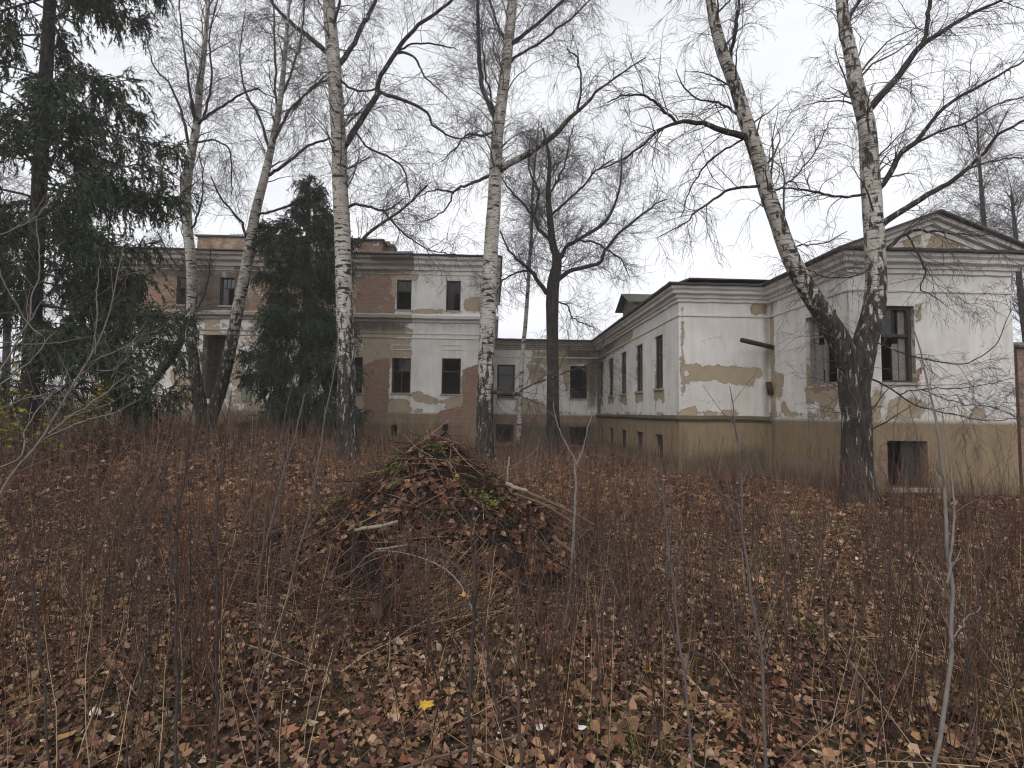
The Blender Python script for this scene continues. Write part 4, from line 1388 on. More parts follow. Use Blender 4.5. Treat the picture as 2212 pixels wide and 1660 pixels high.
tree("birch_tree", "tall white birch rising behind the top of the heap", 15.6,
     [([(1046, 1008, 44), (1047, 950, 38), (1048, 880, 36), (1050, 800, 35), (1053, 700, 34), (1057, 600, 32), (1063, 500, 31), (1068, 420, 29), (1071, 350, 28), (1075, 290, 27),
        (1085, 210, 25), (1092, 150, 24), (1098, 100, 23), (1105, 30, 22), (1108, 0, 21), (1115, -120, 15), (1125, -350, 6)], 0.3)],
     [([(1072, 371, 25), (1118, 347, 22), (1173, 312, 19), (1208, 285, 17), (1236, 253, 14), (1267, 226, 11), (1302, 191, 8), (1343, 160, 6), (1395, 125, 4)], -1.0),
      ([(1060, 374, 12), (1015, 396, 10), (977, 413, 8), (935, 410, 5), (905, 425, 3)], 0.5),
      ([(980, 413, 6), (963, 448, 5), (938, 469, 4), (905, 480, 3)], 0.2, 0.3),
      ([(1072, 275, 17), (1052, 222, 15), (1036, 174, 15), (1034, 69, 13), (1033, 0, 11), (1030, -100, 7)], 0.9),
      ([(1074, 262, 9), (1057, 191, 7), (1045, 121, 5), (1040, 60, 4)], -0.6),
      ([(1097, 142, 10), (1125, 121, 9), (1173, 90, 8), (1229, 45, 7), (1274, 0, 5), (1310, -60, 4)], 0.7),
      ([(1102, 100, 15), (1153, 59, 12), (1218, 0, 9), (1270, -60, 6)], -0.6),
      ([(1095, 100, 9), (1073, 45, 8), (1059, 0, 7), (1050, -70, 4)], 0.6),
      ([(1072, 285, 9), (1040, 293, 8), (1010, 290, 7), (985, 320, 5), (955, 350, 3)], -0.5),
      ([(1250, 245, 8), (1256, 190, 7), (1248, 130, 6), (1225, 105, 4)], -0.3, -0.7),
      ([(1048, 846, 15), (1080, 849, 15), (1108, 851, 14), (1122, 852, 13)], -0.5),
      ([(1116, 846, 5), (1160, 826, 5), (1240, 798, 4), (1310, 772, 3)], -0.6, -0.5),
      ([(1108, 838, 4), (1140, 860, 4), (1175, 875, 3)], -0.3, -0.5)],
     n1=54, n2=420, n3=8000, l1=(1.2, 3.2), l2=(0.9, 2.6), l3=(0.3, 0.75), t1=(0.42, 1.0), twig_r=0.0044, dark_h=5.0, base_dark=0.58, grey=0.06)

tree("birch_tree", "twin-stemmed slender birch between the large spruce and the small spruce", 18.5,
     [([(447, 925, 40), (432, 870, 30), (420, 800, 26), (412, 720, 25), (415, 640, 24), (412, 560, 23), (405, 480, 22), (403, 400, 22), (412, 340, 20), (425, 270, 18),
        (432, 180, 15), (442, 100, 12), (450, 0, 9), (460, -150, 4)], 0.4),
      ([(450, 918, 32), (480, 830, 28), (500, 740, 27), (515, 660, 26), (530, 590, 25), (540, 530, 24), (550, 470, 22), (562, 420, 20), (575, 370, 18), (590, 300, 15),
        (605, 220, 13), (615, 120, 10), (625, 0, 7), (632, -150, 3)], -0.4)],
     [([(408, 330, 12), (390, 240, 10), (365, 180, 8), (330, 140, 6), (312, 60, 4)], 0.6),
      ([(424, 275, 12), (410, 180, 9), (395, 80, 7), (388, 0, 5)], -0.5),
      ([(432, 270, 11), (480, 230, 9), (520, 205, 7), (560, 190, 5)], -0.7),
      ([(428, 310, 8), (470, 305, 7), (500, 330, 6), (500, 420, 4)], 0.4),
      ([(436, 250, 10), (455, 170, 8), (450, 80, 6), (470, 0, 4)], 0.7),
      ([(540, 540, 10), (520, 480, 9), (480, 430, 7), (455, 380, 5)], -0.3, -0.3),
      ([(415, 500, 8), (430, 470, 7), (440, 400, 5), (430, 330, 3)], -0.3),
      ([(578, 385, 12), (610, 360, 11), (660, 320, 9), (712, 298, 7)], 0.4, -0.3),
      ([(555, 470, 9), (610, 450, 8), (660, 425, 6), (700, 395, 4)], -0.5, -0.3),
      ([(588, 330, 11), (560, 250, 9), (530, 200, 7), (518, 120, 5), (530, 20, 3)], 0.4, -0.3),
      ([(590, 320, 11), (620, 250, 10), (660, 205, 8), (700, 165, 6)], -0.3, -0.3),
      ([(600, 260, 9), (595, 150, 8), (592, 30, 6), (590, -60, 4)], 0.5, -0.3),
      ([(610, 220, 9), (640, 130, 7), (655, 50, 6), (660, -40, 4)], 0.3, -0.3),
      ([(545, 500, 6), (600, 510, 6), (660, 520, 5), (720, 540, 4)], -0.6, -0.3)],
     n1=90, n2=480, n3=8500, l1=(1.2, 3.4), l2=(1.0, 2.8), l3=(0.3, 0.85), t1=(0.45, 1.0), twig_r=0.005, dark_h=6.0, base_dark=0.72)

tree("bare_oak_tree", "dark bare broad-crowned tree standing against the low link wall", 20.5,
     [([(1197, 968, 36), (1195, 900, 28), (1194, 800, 26), (1193, 720, 26), (1193, 650, 28), (1196, 610, 27), (1203, 575, 22), (1203, 555, 19), (1194, 528, 17), (1187, 462, 14), (1184, 417, 12), (1187, 347, 8), (1173, 278, 4)], 0.0)],
     [([(1192, 640, 18), (1181, 630, 16), (1162, 608, 14), (1145, 583, 12), (1128, 569, 10), (1101, 547, 7), (1080, 500, 4)], -0.6),
      ([(1200, 612, 18), (1231, 586, 15), (1273, 575, 13), (1298, 566, 12), (1309, 542, 10), (1343, 500, 9), (1395, 458, 6), (1440, 430, 4)], -0.8),
      ([(1203, 572, 15), (1222, 535, 13), (1257, 514, 12), (1302, 486, 11), (1319, 462, 9), (1337, 417, 7), (1343, 365, 5), (1345, 320, 3)], 0.8),
      ([(1192, 525, 14), (1163, 493, 12), (1149, 462, 10), (1118, 427, 7), (1094, 399, 5), (1075, 370, 3)], 0.5),
      ([(1188, 468, 10), (1222, 437, 8), (1264, 399, 7), (1284, 371, 6), (1326, 344, 4)], -0.6),
      ([(1153, 470, 9), (1163, 417, 8), (1142, 365, 6), (1146, 295, 4)], 0.5, 0.3),
      ([(1145, 583, 8), (1110, 590, 6), (1080, 615, 4), (1070, 650, 3)], -0.5, -0.5),
      ([(1250, 518, 8), (1290, 528, 7), (1340, 560, 5), (1360, 600, 3)], -0.4, 0.4),
      ([(1196, 650, 6), (1225, 660, 5), (1240, 690, 4), (1270, 700, 3)], -0.8),
      ([(1185, 425, 8), (1215, 370, 6), (1230, 310, 5), (1240, 270, 3)], 0.4)],
     bark=M_bark, n1=40, n2=900, n3=10000, l1=(1.2, 3.0), l2=(0.8, 2.4), l3=(0.22, 0.6), droop=-0.04, up=0.1, wander=0.17, t1=(0.5, 0.98), twig_r=0.005, cat="tree")

tree("birch_tree", "thin pale young birch stem in front of the low link wall", 22.0,
     [([(1120, 965, 11), (1128, 780, 9), (1135, 700, 9), (1142, 600, 8), (1148, 500, 7), (1150, 420, 6), (1158, 330, 4), (1165, 250, 2)], 0.2)],
     [([(1146, 540, 4), (1165, 490, 3), (1180, 440, 2)], 0.2), ([(1140, 620, 4), (1125, 570, 3), (1110, 520, 2)], 0.2)],
     n1=25, n2=160, n3=900, l1=(0.5, 1.2), l2=(0.4, 1.0), l3=(0.3, 0.8), t1=(0.4, 1.0), twig_r=0.004, dark_h=0.6, stem_sides=8)

tree("leaning_tree", "dark forked leaning tree behind the yellow shrub near the house", 19.5,
     [([(290, 915, 26), (298, 880, 23), (315, 845, 20), (345, 805, 19), (375, 767, 18), (399, 712, 16), (410, 646, 13), (405, 560, 10), (395, 470, 7), (390, 380, 4)], -0.5),
      ([(286, 908, 20), (262, 870, 17), (240, 840, 15), (220, 790, 13), (205, 730, 10), (195, 640, 7), (190, 540, 4)], 0.5)],
     [([(399, 712, 7), (430, 660, 6), (450, 600, 4), (455, 540, 3)], -0.3), ([(405, 600, 7), (370, 560, 6), (340, 500, 4)], 0.4)],
     bark=M_bark, n1=30, n2=250, n3=1500, l1=(0.8, 2.0), droop=-0.15, up=0.3, t1=(0.4, 1.0), twig_r=0.005)

# bare trees beyond the roofs
bg = [("bare_tree", "hazy grey bare tree beyond the gable of the pavilion", 24.0, [(2140, 900, 22), (2138, 700, 20), (2130, 560, 17), (2122, 440, 12), (2115, 340, 7), (2110, 250, 3)]),
      ("bare_tree", "bare tree at the far right behind the brick outbuilding", 22.0, [(2225, 950, 26), (2220, 760, 22), (2205, 640, 17), (2195, 520, 12), (2185, 420, 6)]),
      ("bare_tree", "bare tree behind the left end of the house by the large spruce", 36.0, [(150, 870, 16), (155, 700, 14), (165, 560, 11), (172, 420, 7), (170, 300, 3)]),
      ("bare_tree", "bare tree at the far left behind the large spruce", 26.0, [(10, 880, 20), (15, 700, 17), (5, 520, 12), (-5, 380, 6)])]
for k, (nm, lb, D, pts) in enumerate(bg):
    tree(nm, lb, D, [(pts, 0.3)], [], bark=M_bark, n1=60, n2=350, n3=1700, l1=(1.8, 4.2) if D > 30 else (1.4, 3.2), l2=(0.8, 2.2), l3=(0.5, 1.5), droop=-0.12, up=0.5,
         t1=(0.25, 1.0), twig_r=0.008 if D > 30 else 0.006, stem_sides=8, group=None)

# --- spruces ---------------------------------------------------------
M_needle = attr_color("spruce_needles", "col", 0.7, 0.3, 0.25, 6.0)


def needle_tris(P, n, ln, wd, cols):
    """scatter n narrow needle blades per twig P (M,K,3) -> verts, tris, colours per face"""
    M, K, _ = P.shape
    t = rng.uniform(0.02, 1.0, (M, n)) * (K - 1)
    i = np.minimum(t.astype(int), K - 2)
    a = (t - i)[..., None]
    r = np.arange(M)[:, None]
    pos = P[r, i] * (1 - a) + P[r, i + 1] * a
    tan = P[r, i + 1] - P[r, i]
    tan /= np.linalg.norm(tan, axis=2, keepdims=True) + 1e-9
    d = tan * 0.9 + rng.normal(0, 0.55, (M, n, 3)) + np.array([0, 0, -0.25])
    d /= np.linalg.norm(d, axis=2, keepdims=True)
    s = np.cross(d, rng.normal(0, 1, (M, n, 3)))
    s /= np.linalg.norm(s, axis=2, keepdims=True) + 1e-9
    L = rng.uniform(0.6, 1.25, (M, n, 1)) * ln
    v0, v1, v2 = pos - s * wd * 0.5, pos + s * wd * 0.5, pos + d * L
    V = np.stack([v0, v1, v2], 2).reshape(-1, 3)
    T = np.arange(len(V)).reshape(-1, 3)
    base = np.array(cols[0]) + (np.array(cols[1]) - np.array(cols[0])) * rng.random((M, 1, 1))
    c = np.broadcast_to(base, (M, n, 3)) * rng.uniform(0.6, 1.35, (M, n, 1))
    return V, T, c.reshape(-1, 3)


def spruce(name, label, D, trunk, boughs, blade, per, hang, cols, n_sub=46):
    """boughs: list of (t on trunk, azimuth, length, pitch)"""
    P, R = px_path(trunk, D, D, 50)
    base = P[0].copy()
    zg = float(gz(base[0], base[1]))
    e = thing(name, label, "spruce", (base[0], base[1], zg))
    foot = np.array([base[0], base[1], zg - 0.2])
    P = np.vstack([foot, P])
    R = np.concatenate([[R[0] * 1.4], R])
    part("trunk", stem_mesh("trunk", P, R, M_bark, np.ones(len(P)), 14, 0.04), e)
    for (t, az, L, pitch, dens) in boughs:
        f = t * (len(P) - 1)
        i = min(int(f), len(P) - 2)
        p0 = P[i] * (1 - f + i) + P[i + 1] * (f - i)
        d = np.array([math.cos(az) * math.cos(pitch), math.sin(az) * math.cos(pitch), math.sin(pitch)])
        K = 10
        B = [p0]
        dd = d.copy()
        for k in range(1, K):
            dd = dd + rng.normal(0, 0.06, 3) + np.array([0, 0, 0.10 * (k / K - 0.35)])
            dd /= np.linalg.norm(dd)
            B.append(B[-1] + dd * L / (K - 1))
        B = np.array(B)[None]
        Rb = (0.010 + 0.016 * min(L, 3.5) / 3 * (1 - np.linspace(0, 1, K)) + 0.002)[None]
        ns = max(6, int(n_sub * L / 2.5 * dens))
        S = grow([(B, Rb)], ns, (0.22, 1.0), (0.35 * L * 0.45 + 0.15, 0.6 * L * 0.45 + 0.2), (0.7, 1.3), (0, 0, -0.25), 0.12, 6, 0.008, 0.003, -0.1)
        H = grow([S, (B, Rb)], int(ns * 2.2), (0.25, 1.0), hang, (0.5, 1.2), (0, 0, -0.9), 0.12, 4, 0.004, 0.002, -0.35, tlen=0.2)
        Vb, Qb = tubes(B, Rb, 5)
        Vs, Qs = tubes(S[0], S[1], 3)
        cb = tuple(np.array(c) for c in cols)
        V1, T1, c1 = needle_tris(S[0], int(per * 1.1), blade[0], blade[1], cb)
        V2, T2, c2 = needle_tris(H[0], per, blade[0], blade[1], cb)
        V = np.vstack([Vb, Vs, V1, V2])
        o1, o2, o3 = len(Vb), len(Vb) + len(Vs), len(Vb) + len(Vs) + len(V1)
        nq = len(Qb) + len(Qs)
        fc = np.vstack([np.full((nq, 3), 0.04), c1, c2])
        me = mesh_np("bough", V, [np.vstack([Qb, Qs + o1]), np.vstack([T1 + o2, T2 + o3])], [M_branch, M_needle],
                     mat_idx=np.concatenate([np.zeros(nq), np.ones(len(T1) + len(T2))]), face_attrs={"col": fc})
        part("bough", me, e, kind="stuff")
    return e


bl = []
for k in range(74):
    t = 0.10 + 0.88 * (k + rng.uniform(-0.3, 0.3)) / 74
    L = (3.25 - 1.5 * t) * rng.uniform(0.72, 1.12) + 0.1
    az = k * 2.4 + rng.uniform(-0.4, 0.4)
    bl.append((t, az, L, rng.uniform(-0.30, 0.10), rng.uniform(0.75, 1.35)))
# the low, long boughs that reach over to the twin birch
bl += [(0.17, -0.25, 3.5, -0.12, 1.3), (0.20, 0.15, 3.6, -0.10, 1.2), (0.155, -0.6, 2.9, -0.15, 1.2), (0.24, -0.1, 3.4, -0.15, 1.1), (0.30, -0.3, 3.3, -0.15, 1.1),
       (0.36, 0.1, 3.3, -0.15, 1.1), (0.42, -0.2, 3.2, -0.2, 1.1), (0.26, 2.9, 3.0, -0.1, 1.0), (0.33, 3.4, 3.0, -0.1, 1.0)]
spruce("spruce_tree", "large dark spruce with drooping boughs filling the upper left corner", 12.0,
       [(60, 945, 50), (63, 900, 44), (70, 700, 42), (80, 500, 38), (92, 280, 34), (105, 60, 30), (112, -100, 26), (125, -400, 16), (135, -650, 4)],
       bl, (0.11, 0.028), 22, (0.25, 0.7), ((0.026, 0.038, 0.020), (0.060, 0.080, 0.034)))
bl = []
for k in range(66):
    t = 0.03 + 0.95 * (k + rng.uniform(-0.3, 0.3)) / 66
    L = (2.25 - 0.75 * t) * rng.uniform(0.68, 1.15) if t < 0.80 else (0.35 + 3.2 * (1 - t)) * rng.uniform(0.7, 1.1)
    if t < 0.08:
        L *= 0.75
    az = k * 2.4 + rng.uniform(-0.4, 0.4)
    bl.append((t, az, L, rng.uniform(-0.45, -0.05) + 0.4 * t, rng.uniform(0.7, 1.25)))
spruce("spruce_tree", "smaller dense spruce hiding the entrance in front of the house", 19.0,
       [(655, 905, 24), (658, 800, 22), (662, 650, 18), (665, 520, 12), (667, 440, 7), (668, 375, 2)],
       bl, (0.14, 0.032), 13, (0.25, 0.75), ((0.022, 0.034, 0.018), (0.058, 0.076, 0.034)), n_sub=84)


# far thicket that closes the view at both ends of the house
def thicket(name, label, x0, x1, y0, y1, n, hr):
    x, y = rng.uniform(x0, x1, n), rng.uniform(y0, y1, n)
    h = rng.uniform(hr[0], hr[1], n) * (0.8 + 0.3 * wob(x, y, 0.4))
    d = np.stack([rng.normal(0, 0.22, n), rng.normal(0, 0.22, n), np.ones(n)], -1)
    P = np.zeros((n, 7, 3))
    P[:, 0] = np.stack([x, y, gz(x, y) - 0.05], -1)
    for q in range(1, 7):
        d = d + rng.normal(0, 0.09, (n, 3))
        d /= np.linalg.norm(d, axis=1, keepdims=True)
        P[:, q] = P[:, q - 1] + d * (h / 6)[:, None]
    R = rng.uniform(0.012, 0.035, n)[:, None] * np.linspace(1, 0.3, 7)[None]
    B = grow([(P, R)], n * 9, (0.15, 1.0), (0.5, 1.6), (0.4, 1.0), (0, 0, 0.05), 0.14, 5, 0.010, 0.006, 0.15)
    C = grow([B], n * 16, (0.1, 1.0), (0.3, 0.9), (0.4, 1.0), (0, 0, 0), 0.14, 4, 0.006, 0.005, 0.1)
    V, Q = tubes(P, R, 4)
    V2, Q2 = tubes(*B, 3)
    V3, Q3 = tubes(*C, 3)
    link(name, mesh_np(name, np.vstack([V, V2, V3]), [Q, Q2 + len(V), Q3 + len(V) + len(V2)], [plain(name + "_bark", (0.10, 0.085, 0.078), 0.9, 0.4, 3.0)], smooth=True),
         label=label, cat="thicket", kind="stuff")


thicket("thicket", "grey bare thicket beyond the left end of the house", -42, -19.3, 24, 36, 420, (2.0, 5.0))
thicket("thicket", "grey bare thicket behind the brick outbuilding", 14.5, 34, 16, 34, 240, (1.8, 4.0))

# ------------------------------------------------------------------ heap of garden waste
HX, HY = -0.68, 6.35


def heap_h(x, y):
    r = np.hypot((x - HX) / 1.0, (y - HY) / 1.1)
    a = 0.78 * np.exp(-(r / 0.80) ** 1.25)
    rb = np.hypot((x - HX + 0.12) / 1.68, (y - HY + 0.10) / 1.35)
    b = 0.62 * np.exp(-rb ** 3.6)
    n = 0.13 * wob(x * 2.1, y * 2.3, 1.0, 4.0) * np.exp(-(r / 2.0) ** 2)
    h = a + b + n - 0.08
    q = h / 0.19 + 0.35 * wob(x * 0.9, y * 0.9, 1.0, 2.0)
    fr = q - np.floor(q)
    h = h + 0.075 * (fr ** 4 - fr + 0.3) * sstep(0.1, 0.3, h)      # slumped layers
    return np.clip(h, -0.2, None) * (1 - sstep(2.3, 3.0, np.hypot((x - HX + 0.15) / 1.05, (y - HY + 0.2) / 0.95)))


def surf(x, y):
    return gz(x, y) + np.maximum(heap_h(x, y), 0)


def in_view_pts(n, y0, y1, power=1.0, margin=0.15, xlim=None):
    """random ground points inside the field of view, denser near the camera for power > 1"""
    n = int(n * 1.3)
    t = rng.random(n) ** power
    y = y0 + (y1 - y0) * t
    half = y * 1.06 + 1.5
    x = rng.uniform(-1, 1, n) * half + 0.03 * y
    return x, y


def inside_house(x, y, m=0.25):
    a = (x > XP0 - m) & (y > Y1 - m)
    b = (x > XW - m) & (y > Y2 - m)
    c = (x > XB1 - 1) & (y > Y3 - m)
    d = (x < XB1 + m) & (x > XB0 - m) & (y > Y4 - m)
    return a | b | c | d


LEAF_COLS = np.array([srgb(152, 119, 95), srgb(132, 98, 78), srgb(106, 74, 60), srgb(172, 144, 118), srgb(74, 52, 45), srgb(154, 122, 82), srgb(188, 166, 144), srgb(128, 80, 58)])
LEAF_P = np.array([0.20, 0.23, 0.21, 0.09, 0.15, 0.06, 0.02, 0.04])
M_leaf = attr_color("dead_leaves", "col", 0.75, 0.25, 0.25, 40.0)


def leaf_mesh(name, pos, size, nrm=None, tilt=0.45, cols=None, detailed=True, mat=None):
    """curled leaves: outline of six points round a folded midrib"""
    n = len(pos)
    yaw = rng.uniform(0, 2 * math.pi, n)
    up = np.zeros((n, 3)) + [0, 0, 1.0]
    if nrm is not None:
        up = nrm
    up = up + rng.normal(0, tilt, (n, 3))
    up /= np.linalg.norm(up, axis=1, keepdims=True)
    f = np.stack([np.cos(yaw), np.sin(yaw), np.zeros(n)], -1)
    f = f - (f * up).sum(1, keepdims=True) * up
    f /= np.linalg.norm(f, axis=1, keepdims=True)
    s = np.cross(up, f)
    curl = rng.gamma(1.5, 0.4, n).clip(0, 1.6) * rng.choice([-0.6, 1, 1], n)
    fold = rng.uniform(-0.3, 0.9, n)
    asp = rng.uniform(0.30, 0.52, n)
    if detailed:
        loc = [(-0.5, 0, 0), (-0.26, 1.0, 1), (0.12, 0.82, 0.9), (0.55, 0, 0), (0.12, -0.82, 0.9), (-0.26, -1.0, 1), (-0.02, 0, 0)]
        tri = np.array([(0, 6, 1), (1, 6, 2), (2, 6, 3), (3, 6, 4), (4, 6, 5), (5, 6, 0)])
    else:
        loc = [(-0.5, 0, 0), (-0.05, 1.0, 1), (0.55, 0, 0), (-0.05, -1.0, 1)]
        tri = np.array([(0, 2, 1), (0, 3, 2)])
    m = len(loc)
    V = np.zeros((n, m, 3))
    for k, (a, b, c) in enumerate(loc):
        jit = rng.uniform(0.85, 1.15, n)
        z = curl * a * a * 0.9 + fold * abs(b) * 0.35 * c
        V[:, k] = pos + size[:, None] * (f * (a * jit)[:, None] + s * (b * asp * jit)[:, None] + up * z[:, None])
    T = (np.arange(n)[:, None, None] * m + tri[None]).reshape(-1, 3)
    if cols is None:
        cols = LEAF_COLS[rng.choice(len(LEAF_COLS), n, p=LEAF_P)] * rng.uniform(0.55, 1.25, (n, 1))
    fc = np.repeat(cols, len(tri), axis=0)
    return mesh_np(name, V.reshape(-1, 3), [T], [mat or M_leaf], face_attrs={"col": fc})


heap = thing("garden_waste_heap", "tall heap of dead leaves, twigs and soil in the middle of the garden", "heap", (HX, HY, float(gz(HX, HY))))


def make_mound():
    xs, ys = np.linspace(HX - 3.4, HX + 3.2, 150), np.linspace(HY - 3.2, HY + 3.0, 140)
    X, Y = np.meshgrid(xs, ys)
    Z = gz(X, Y) + heap_h(X, Y) + 0.035 * wob(X * 3, Y * 3, 1.7) * (heap_h(X, Y) > 0.05) - 0.02
    Z = np.where(heap_h(X, Y) <= 0.01, gz(X, Y) - 0.12, Z)
    V = np.stack([X, Y, Z], -1).reshape(-1, 3)
    i = np.arange(X.size).reshape(X.shape)
    Q = np.stack([i[:-1, :-1], i[:-1, 1:], i[1:, 1:], i[1:, :-1]], -1).reshape(-1, 4)
    part("mound", mesh_np("mound", V, [Q], [plain("cavity_shade_humus", (0.012, 0.009, 0.007), 0.95, 0.5, 14.0, bump=0.8)], smooth=True), heap)  # humus coloured almost black, so bare risers stand in for shaded voids


make_mound()
# leaves on the heap
n = 22000
a = rng.uniform(0, 2 * math.pi, n)
r = np.sqrt(rng.random(n)) * 2.6
x, y = HX - 0.1 + r * np.cos(a), HY - 0.2 + r * np.sin(a) * 0.95
k = (heap_h(x, y) > 0.02) & (wob(x * 1.3, y * 1.3, 1.5, 7.0) + 0.5 * heap_h(x, y) > -0.05)
x, y = x[k], y[k]
eps = 0.05
nx = -(surf(x + eps, y) - surf(x - eps, y)) / (2 * eps)
ny = -(surf(x, y + eps) - surf(x, y - eps)) / (2 * eps)
nn = np.stack([nx, ny, np.ones_like(nx)], -1)
nn /= np.linalg.norm(nn, axis=1, keepdims=True)
k = rng.random(len(x)) < np.clip(1.35 * (nn[:, 2] - 0.42), 0.06, 1.0)
x, y, nn = x[k], y[k], nn[k]
pos = np.stack([x, y, surf(x, y) + rng.uniform(0.0, 0.05, len(x))], -1)
hc = LEAF_COLS[rng.choice(len(LEAF_COLS), len(x), p=LEAF_P)] * rng.uniform(0.35, 0.95, (len(x), 1)) * np.array([0.95, 0.84, 0.78])
part("leaf_cover", leaf_mesh("leaf_cover", pos, rng.uniform(0.045, 0.095, len(x)), nn, 0.5, hc), heap, kind="stuff")


def sticks(n, area, lens, rad, zoff, flat=0.25, K=5, wander=0.12, yaw=None):
    x, y = area(n)
    ya = rng.uniform(0, 2 * math.pi, n) if yaw is None else yaw(n)
    d = np.stack([np.cos(ya), np.sin(ya), rng.normal(0, flat, n)], -1)
    e_ = 0.06
    d[:, 2] += ((surf(x + e_ * np.cos(ya), y + e_ * np.sin(ya)) - surf(x, y)) / e_) * 0.8
    d /= np.linalg.norm(d, axis=1, keepdims=True)
    L = rng.uniform(lens[0], lens[1], n)
    P = np.zeros((n, K, 3))
    P[:, 0] = np.stack([x, y, surf(x, y) + rng.uniform(zoff[0], zoff[1], n)], -1) - d * (L * 0.5)[:, None]
    for q in range(1, K):
        d = d + rng.normal(0, wander, (n, 3))
        d /= np.linalg.norm(d, axis=1, keepdims=True)
        P[:, q] = P[:, q - 1] + d * (L / (K - 1))[:, None]
    R = rng.uniform(rad[0], rad[1], n)[:, None] * np.linspace(1, 0.5, K)[None]
    return P, R


def heap_area(n):
    a = rng.uniform(0, 2 * math.pi, n)
    r = np.sqrt(rng.random(n)) * 2.45
    return HX - 0.15 + r * np.cos(a), HY - 0.3 + r * np.sin(a) * 0.9


def col_tubes(name, sets, mat, sides=3):
    """sets: [(P, R, colour range a, b)] -> one mesh with face colours"""
    VV, QQ, CC, o = [], [], [], 0
    for P, R, c0, c1 in sets:
        V, Q = tubes(P, R, sides)
        VV.append(V)
        QQ.append(Q + o)
        o += len(V)
        t = rng.random((len(P), 1))
        c = np.array(c0) * (1 - t) + np.array(c1) * t
        CC.append(np.repeat(c, len(Q) // len(P), axis=0))
    return mesh_np(name, np.vstack(VV), [np.vstack(QQ)], [mat], smooth=True, face_attrs={"col": np.vstack(CC)})


M_stick = attr_color("dry_stems", "col", 0.8, 0.2, 0.3, 12.0)
part("twig_tangle", col_tubes("twig_tangle", [
    (*sticks(3200, heap_area, (0.2, 0.8), (0.002, 0.006), (-0.02, 0.09), 0.25), srgb(34, 25, 22), srgb(84, 62, 50)),
    (*sticks(240, heap_area, (0.2, 0.8), (0.002, 0.006), (0.0, 0.10), 0.25), srgb(120, 96, 78), srgb(176, 150, 122)),
    (*sticks(120, heap_area, (0.2, 0.7), (0.010, 0.028), (-0.03, 0.05), 0.15), srgb(36, 26, 22), srgb(84, 62, 50)),
    (*sticks(330, heap_area, (0.4, 1.3), (0.003, 0.008), (-0.02, 0.12), 0.25), srgb(48, 36, 31), srgb(140, 114, 94))], M_stick), heap, kind="stuff")


def hay_area(n):
    return rng.normal(HX + 0.30, 0.26, n), rng.normal(HY - 1.75, 0.25, n)


part("hay_layer", col_tubes("hay_layer", [
    (*sticks(330, hay_area, (0.25, 0.7), (0.002, 0.0045), (0.0, 0.08), 0.1, 4, 0.05, lambda m: rng.normal(0.85, 0.35, m)), srgb(78, 58, 44), srgb(160, 130, 98))], M_stick), heap, kind="stuff")

# ------------------------------------------------------------------ fallen leaves on the ground
def litter(name, label, n, y0, y1, power, size, detailed, tint, gap):
    x, y = in_view_pts(n, y0, y1, power)
    k = (heap_h(x, y) < 0.06) & ~inside_house(x, y)
    x, y = x[k], y[k]
    dn = wob(x * 1.1, y * 1.1, 1.0, 3.0) + 0.5 * wob(x * 3.1, y * 3.1, 1.0, 5.0)
    k = rng.random(len(x)) < np.clip(0.82 + gap * dn, 0.12, 1)
    x, y, dn = x[k], y[k], dn[k]
    drift = np.clip(0.5 + 0.5 * dn, 0, 1)
    pos = np.stack([x, y, gz(x, y) + rng.uniform(0.0, 0.055, len(x)) * (0.4 + 0.6 * drift)], -1)
    sz = rng.gamma(5, size / 5, len(x)).clip(size * 0.35, size * 2.4)
    c = LEAF_COLS[rng.choice(len(LEAF_COLS), len(x), p=LEAF_P)] * rng.uniform(0.6, 1.35, (len(x), 1)) * np.array(tint)
    c = c * (0.85 + 0.25 * wob(x * 0.7, y * 0.7, 1.0, 12.0))[:, None]
    link(name, leaf_mesh(name, pos, sz, None, 0.5, c, detailed), label=label, cat="leaves", kind="stuff")


litter("fallen_leaves", "brown fallen leaves carpeting the ground nearest the viewer", 42000, 1.6, 4.8, 1.0, 0.035, True, (0.98, 0.98, 0.97), 0.45)
litter("fallen_leaves", "tan fallen leaves spread around the foot of the heap", 60000, 4.6, 8.8, 1.0, 0.042, False, (0.99, 0.97, 0.95), 0.5)
litter("fallen_leaves", "russet fallen leaves spread from behind the heap to the house", 60000, 8.4, 24.0, 1.4, 0.085, False, (1.05, 0.95, 0.88), 0.5)


# ------------------------------------------------------------------ grass and dry weeds
def blades(x, y, h, w, lean, cols, K=4, curve=0.5):
    n = len(x)
    yaw = rng.uniform(0, 2 * math.pi, n)
    ld = rng.uniform(0, 2 * math.pi, n)
    side = np.stack([np.cos(yaw), np.sin(yaw), np.zeros(n)], -1)
    ldir = np.stack([np.cos(ld), np.sin(ld), np.zeros(n)], -1)
    base = np.stack([x, y, surf(x, y) - 0.02], -1)
    rows = []
    for q in range(K):
        t = q / (K - 1)
        c = base + np.array([0, 0, 1.0]) * (h * (t - 0.25 * curve * t * t * np.minimum(lean, 1.2)))[:, None] + ldir * (h * lean * (t * (1 - curve) + curve * t * t))[:, None]
        ww = (w * (1 - 0.85 * t))[:, None] * 0.5
        rows.append(np.stack([c - side * ww, c + side * ww], 1))
    V = np.stack(rows, 1)
    idx = np.arange(n * K * 2).reshape(n, K, 2)
    Q = np.stack([idx[:, :-1, 0], idx[:, :-1, 1], idx[:, 1:, 1], idx[:, 1:, 0]], -1).reshape(-1, 4)
    return V.reshape(-1, 3), Q, np.repeat(cols, K - 1, axis=0)


M_blade = attr_color("dry_grass", "col", 0.8, 0.2, 0.2, 10.0)


def pal(n, cs, lo=0.6, hi=1.2):
    cs = np.array(cs)
    return cs[rng.integers(0, len(cs), n)] * rng.uniform(lo, hi, (n, 1))


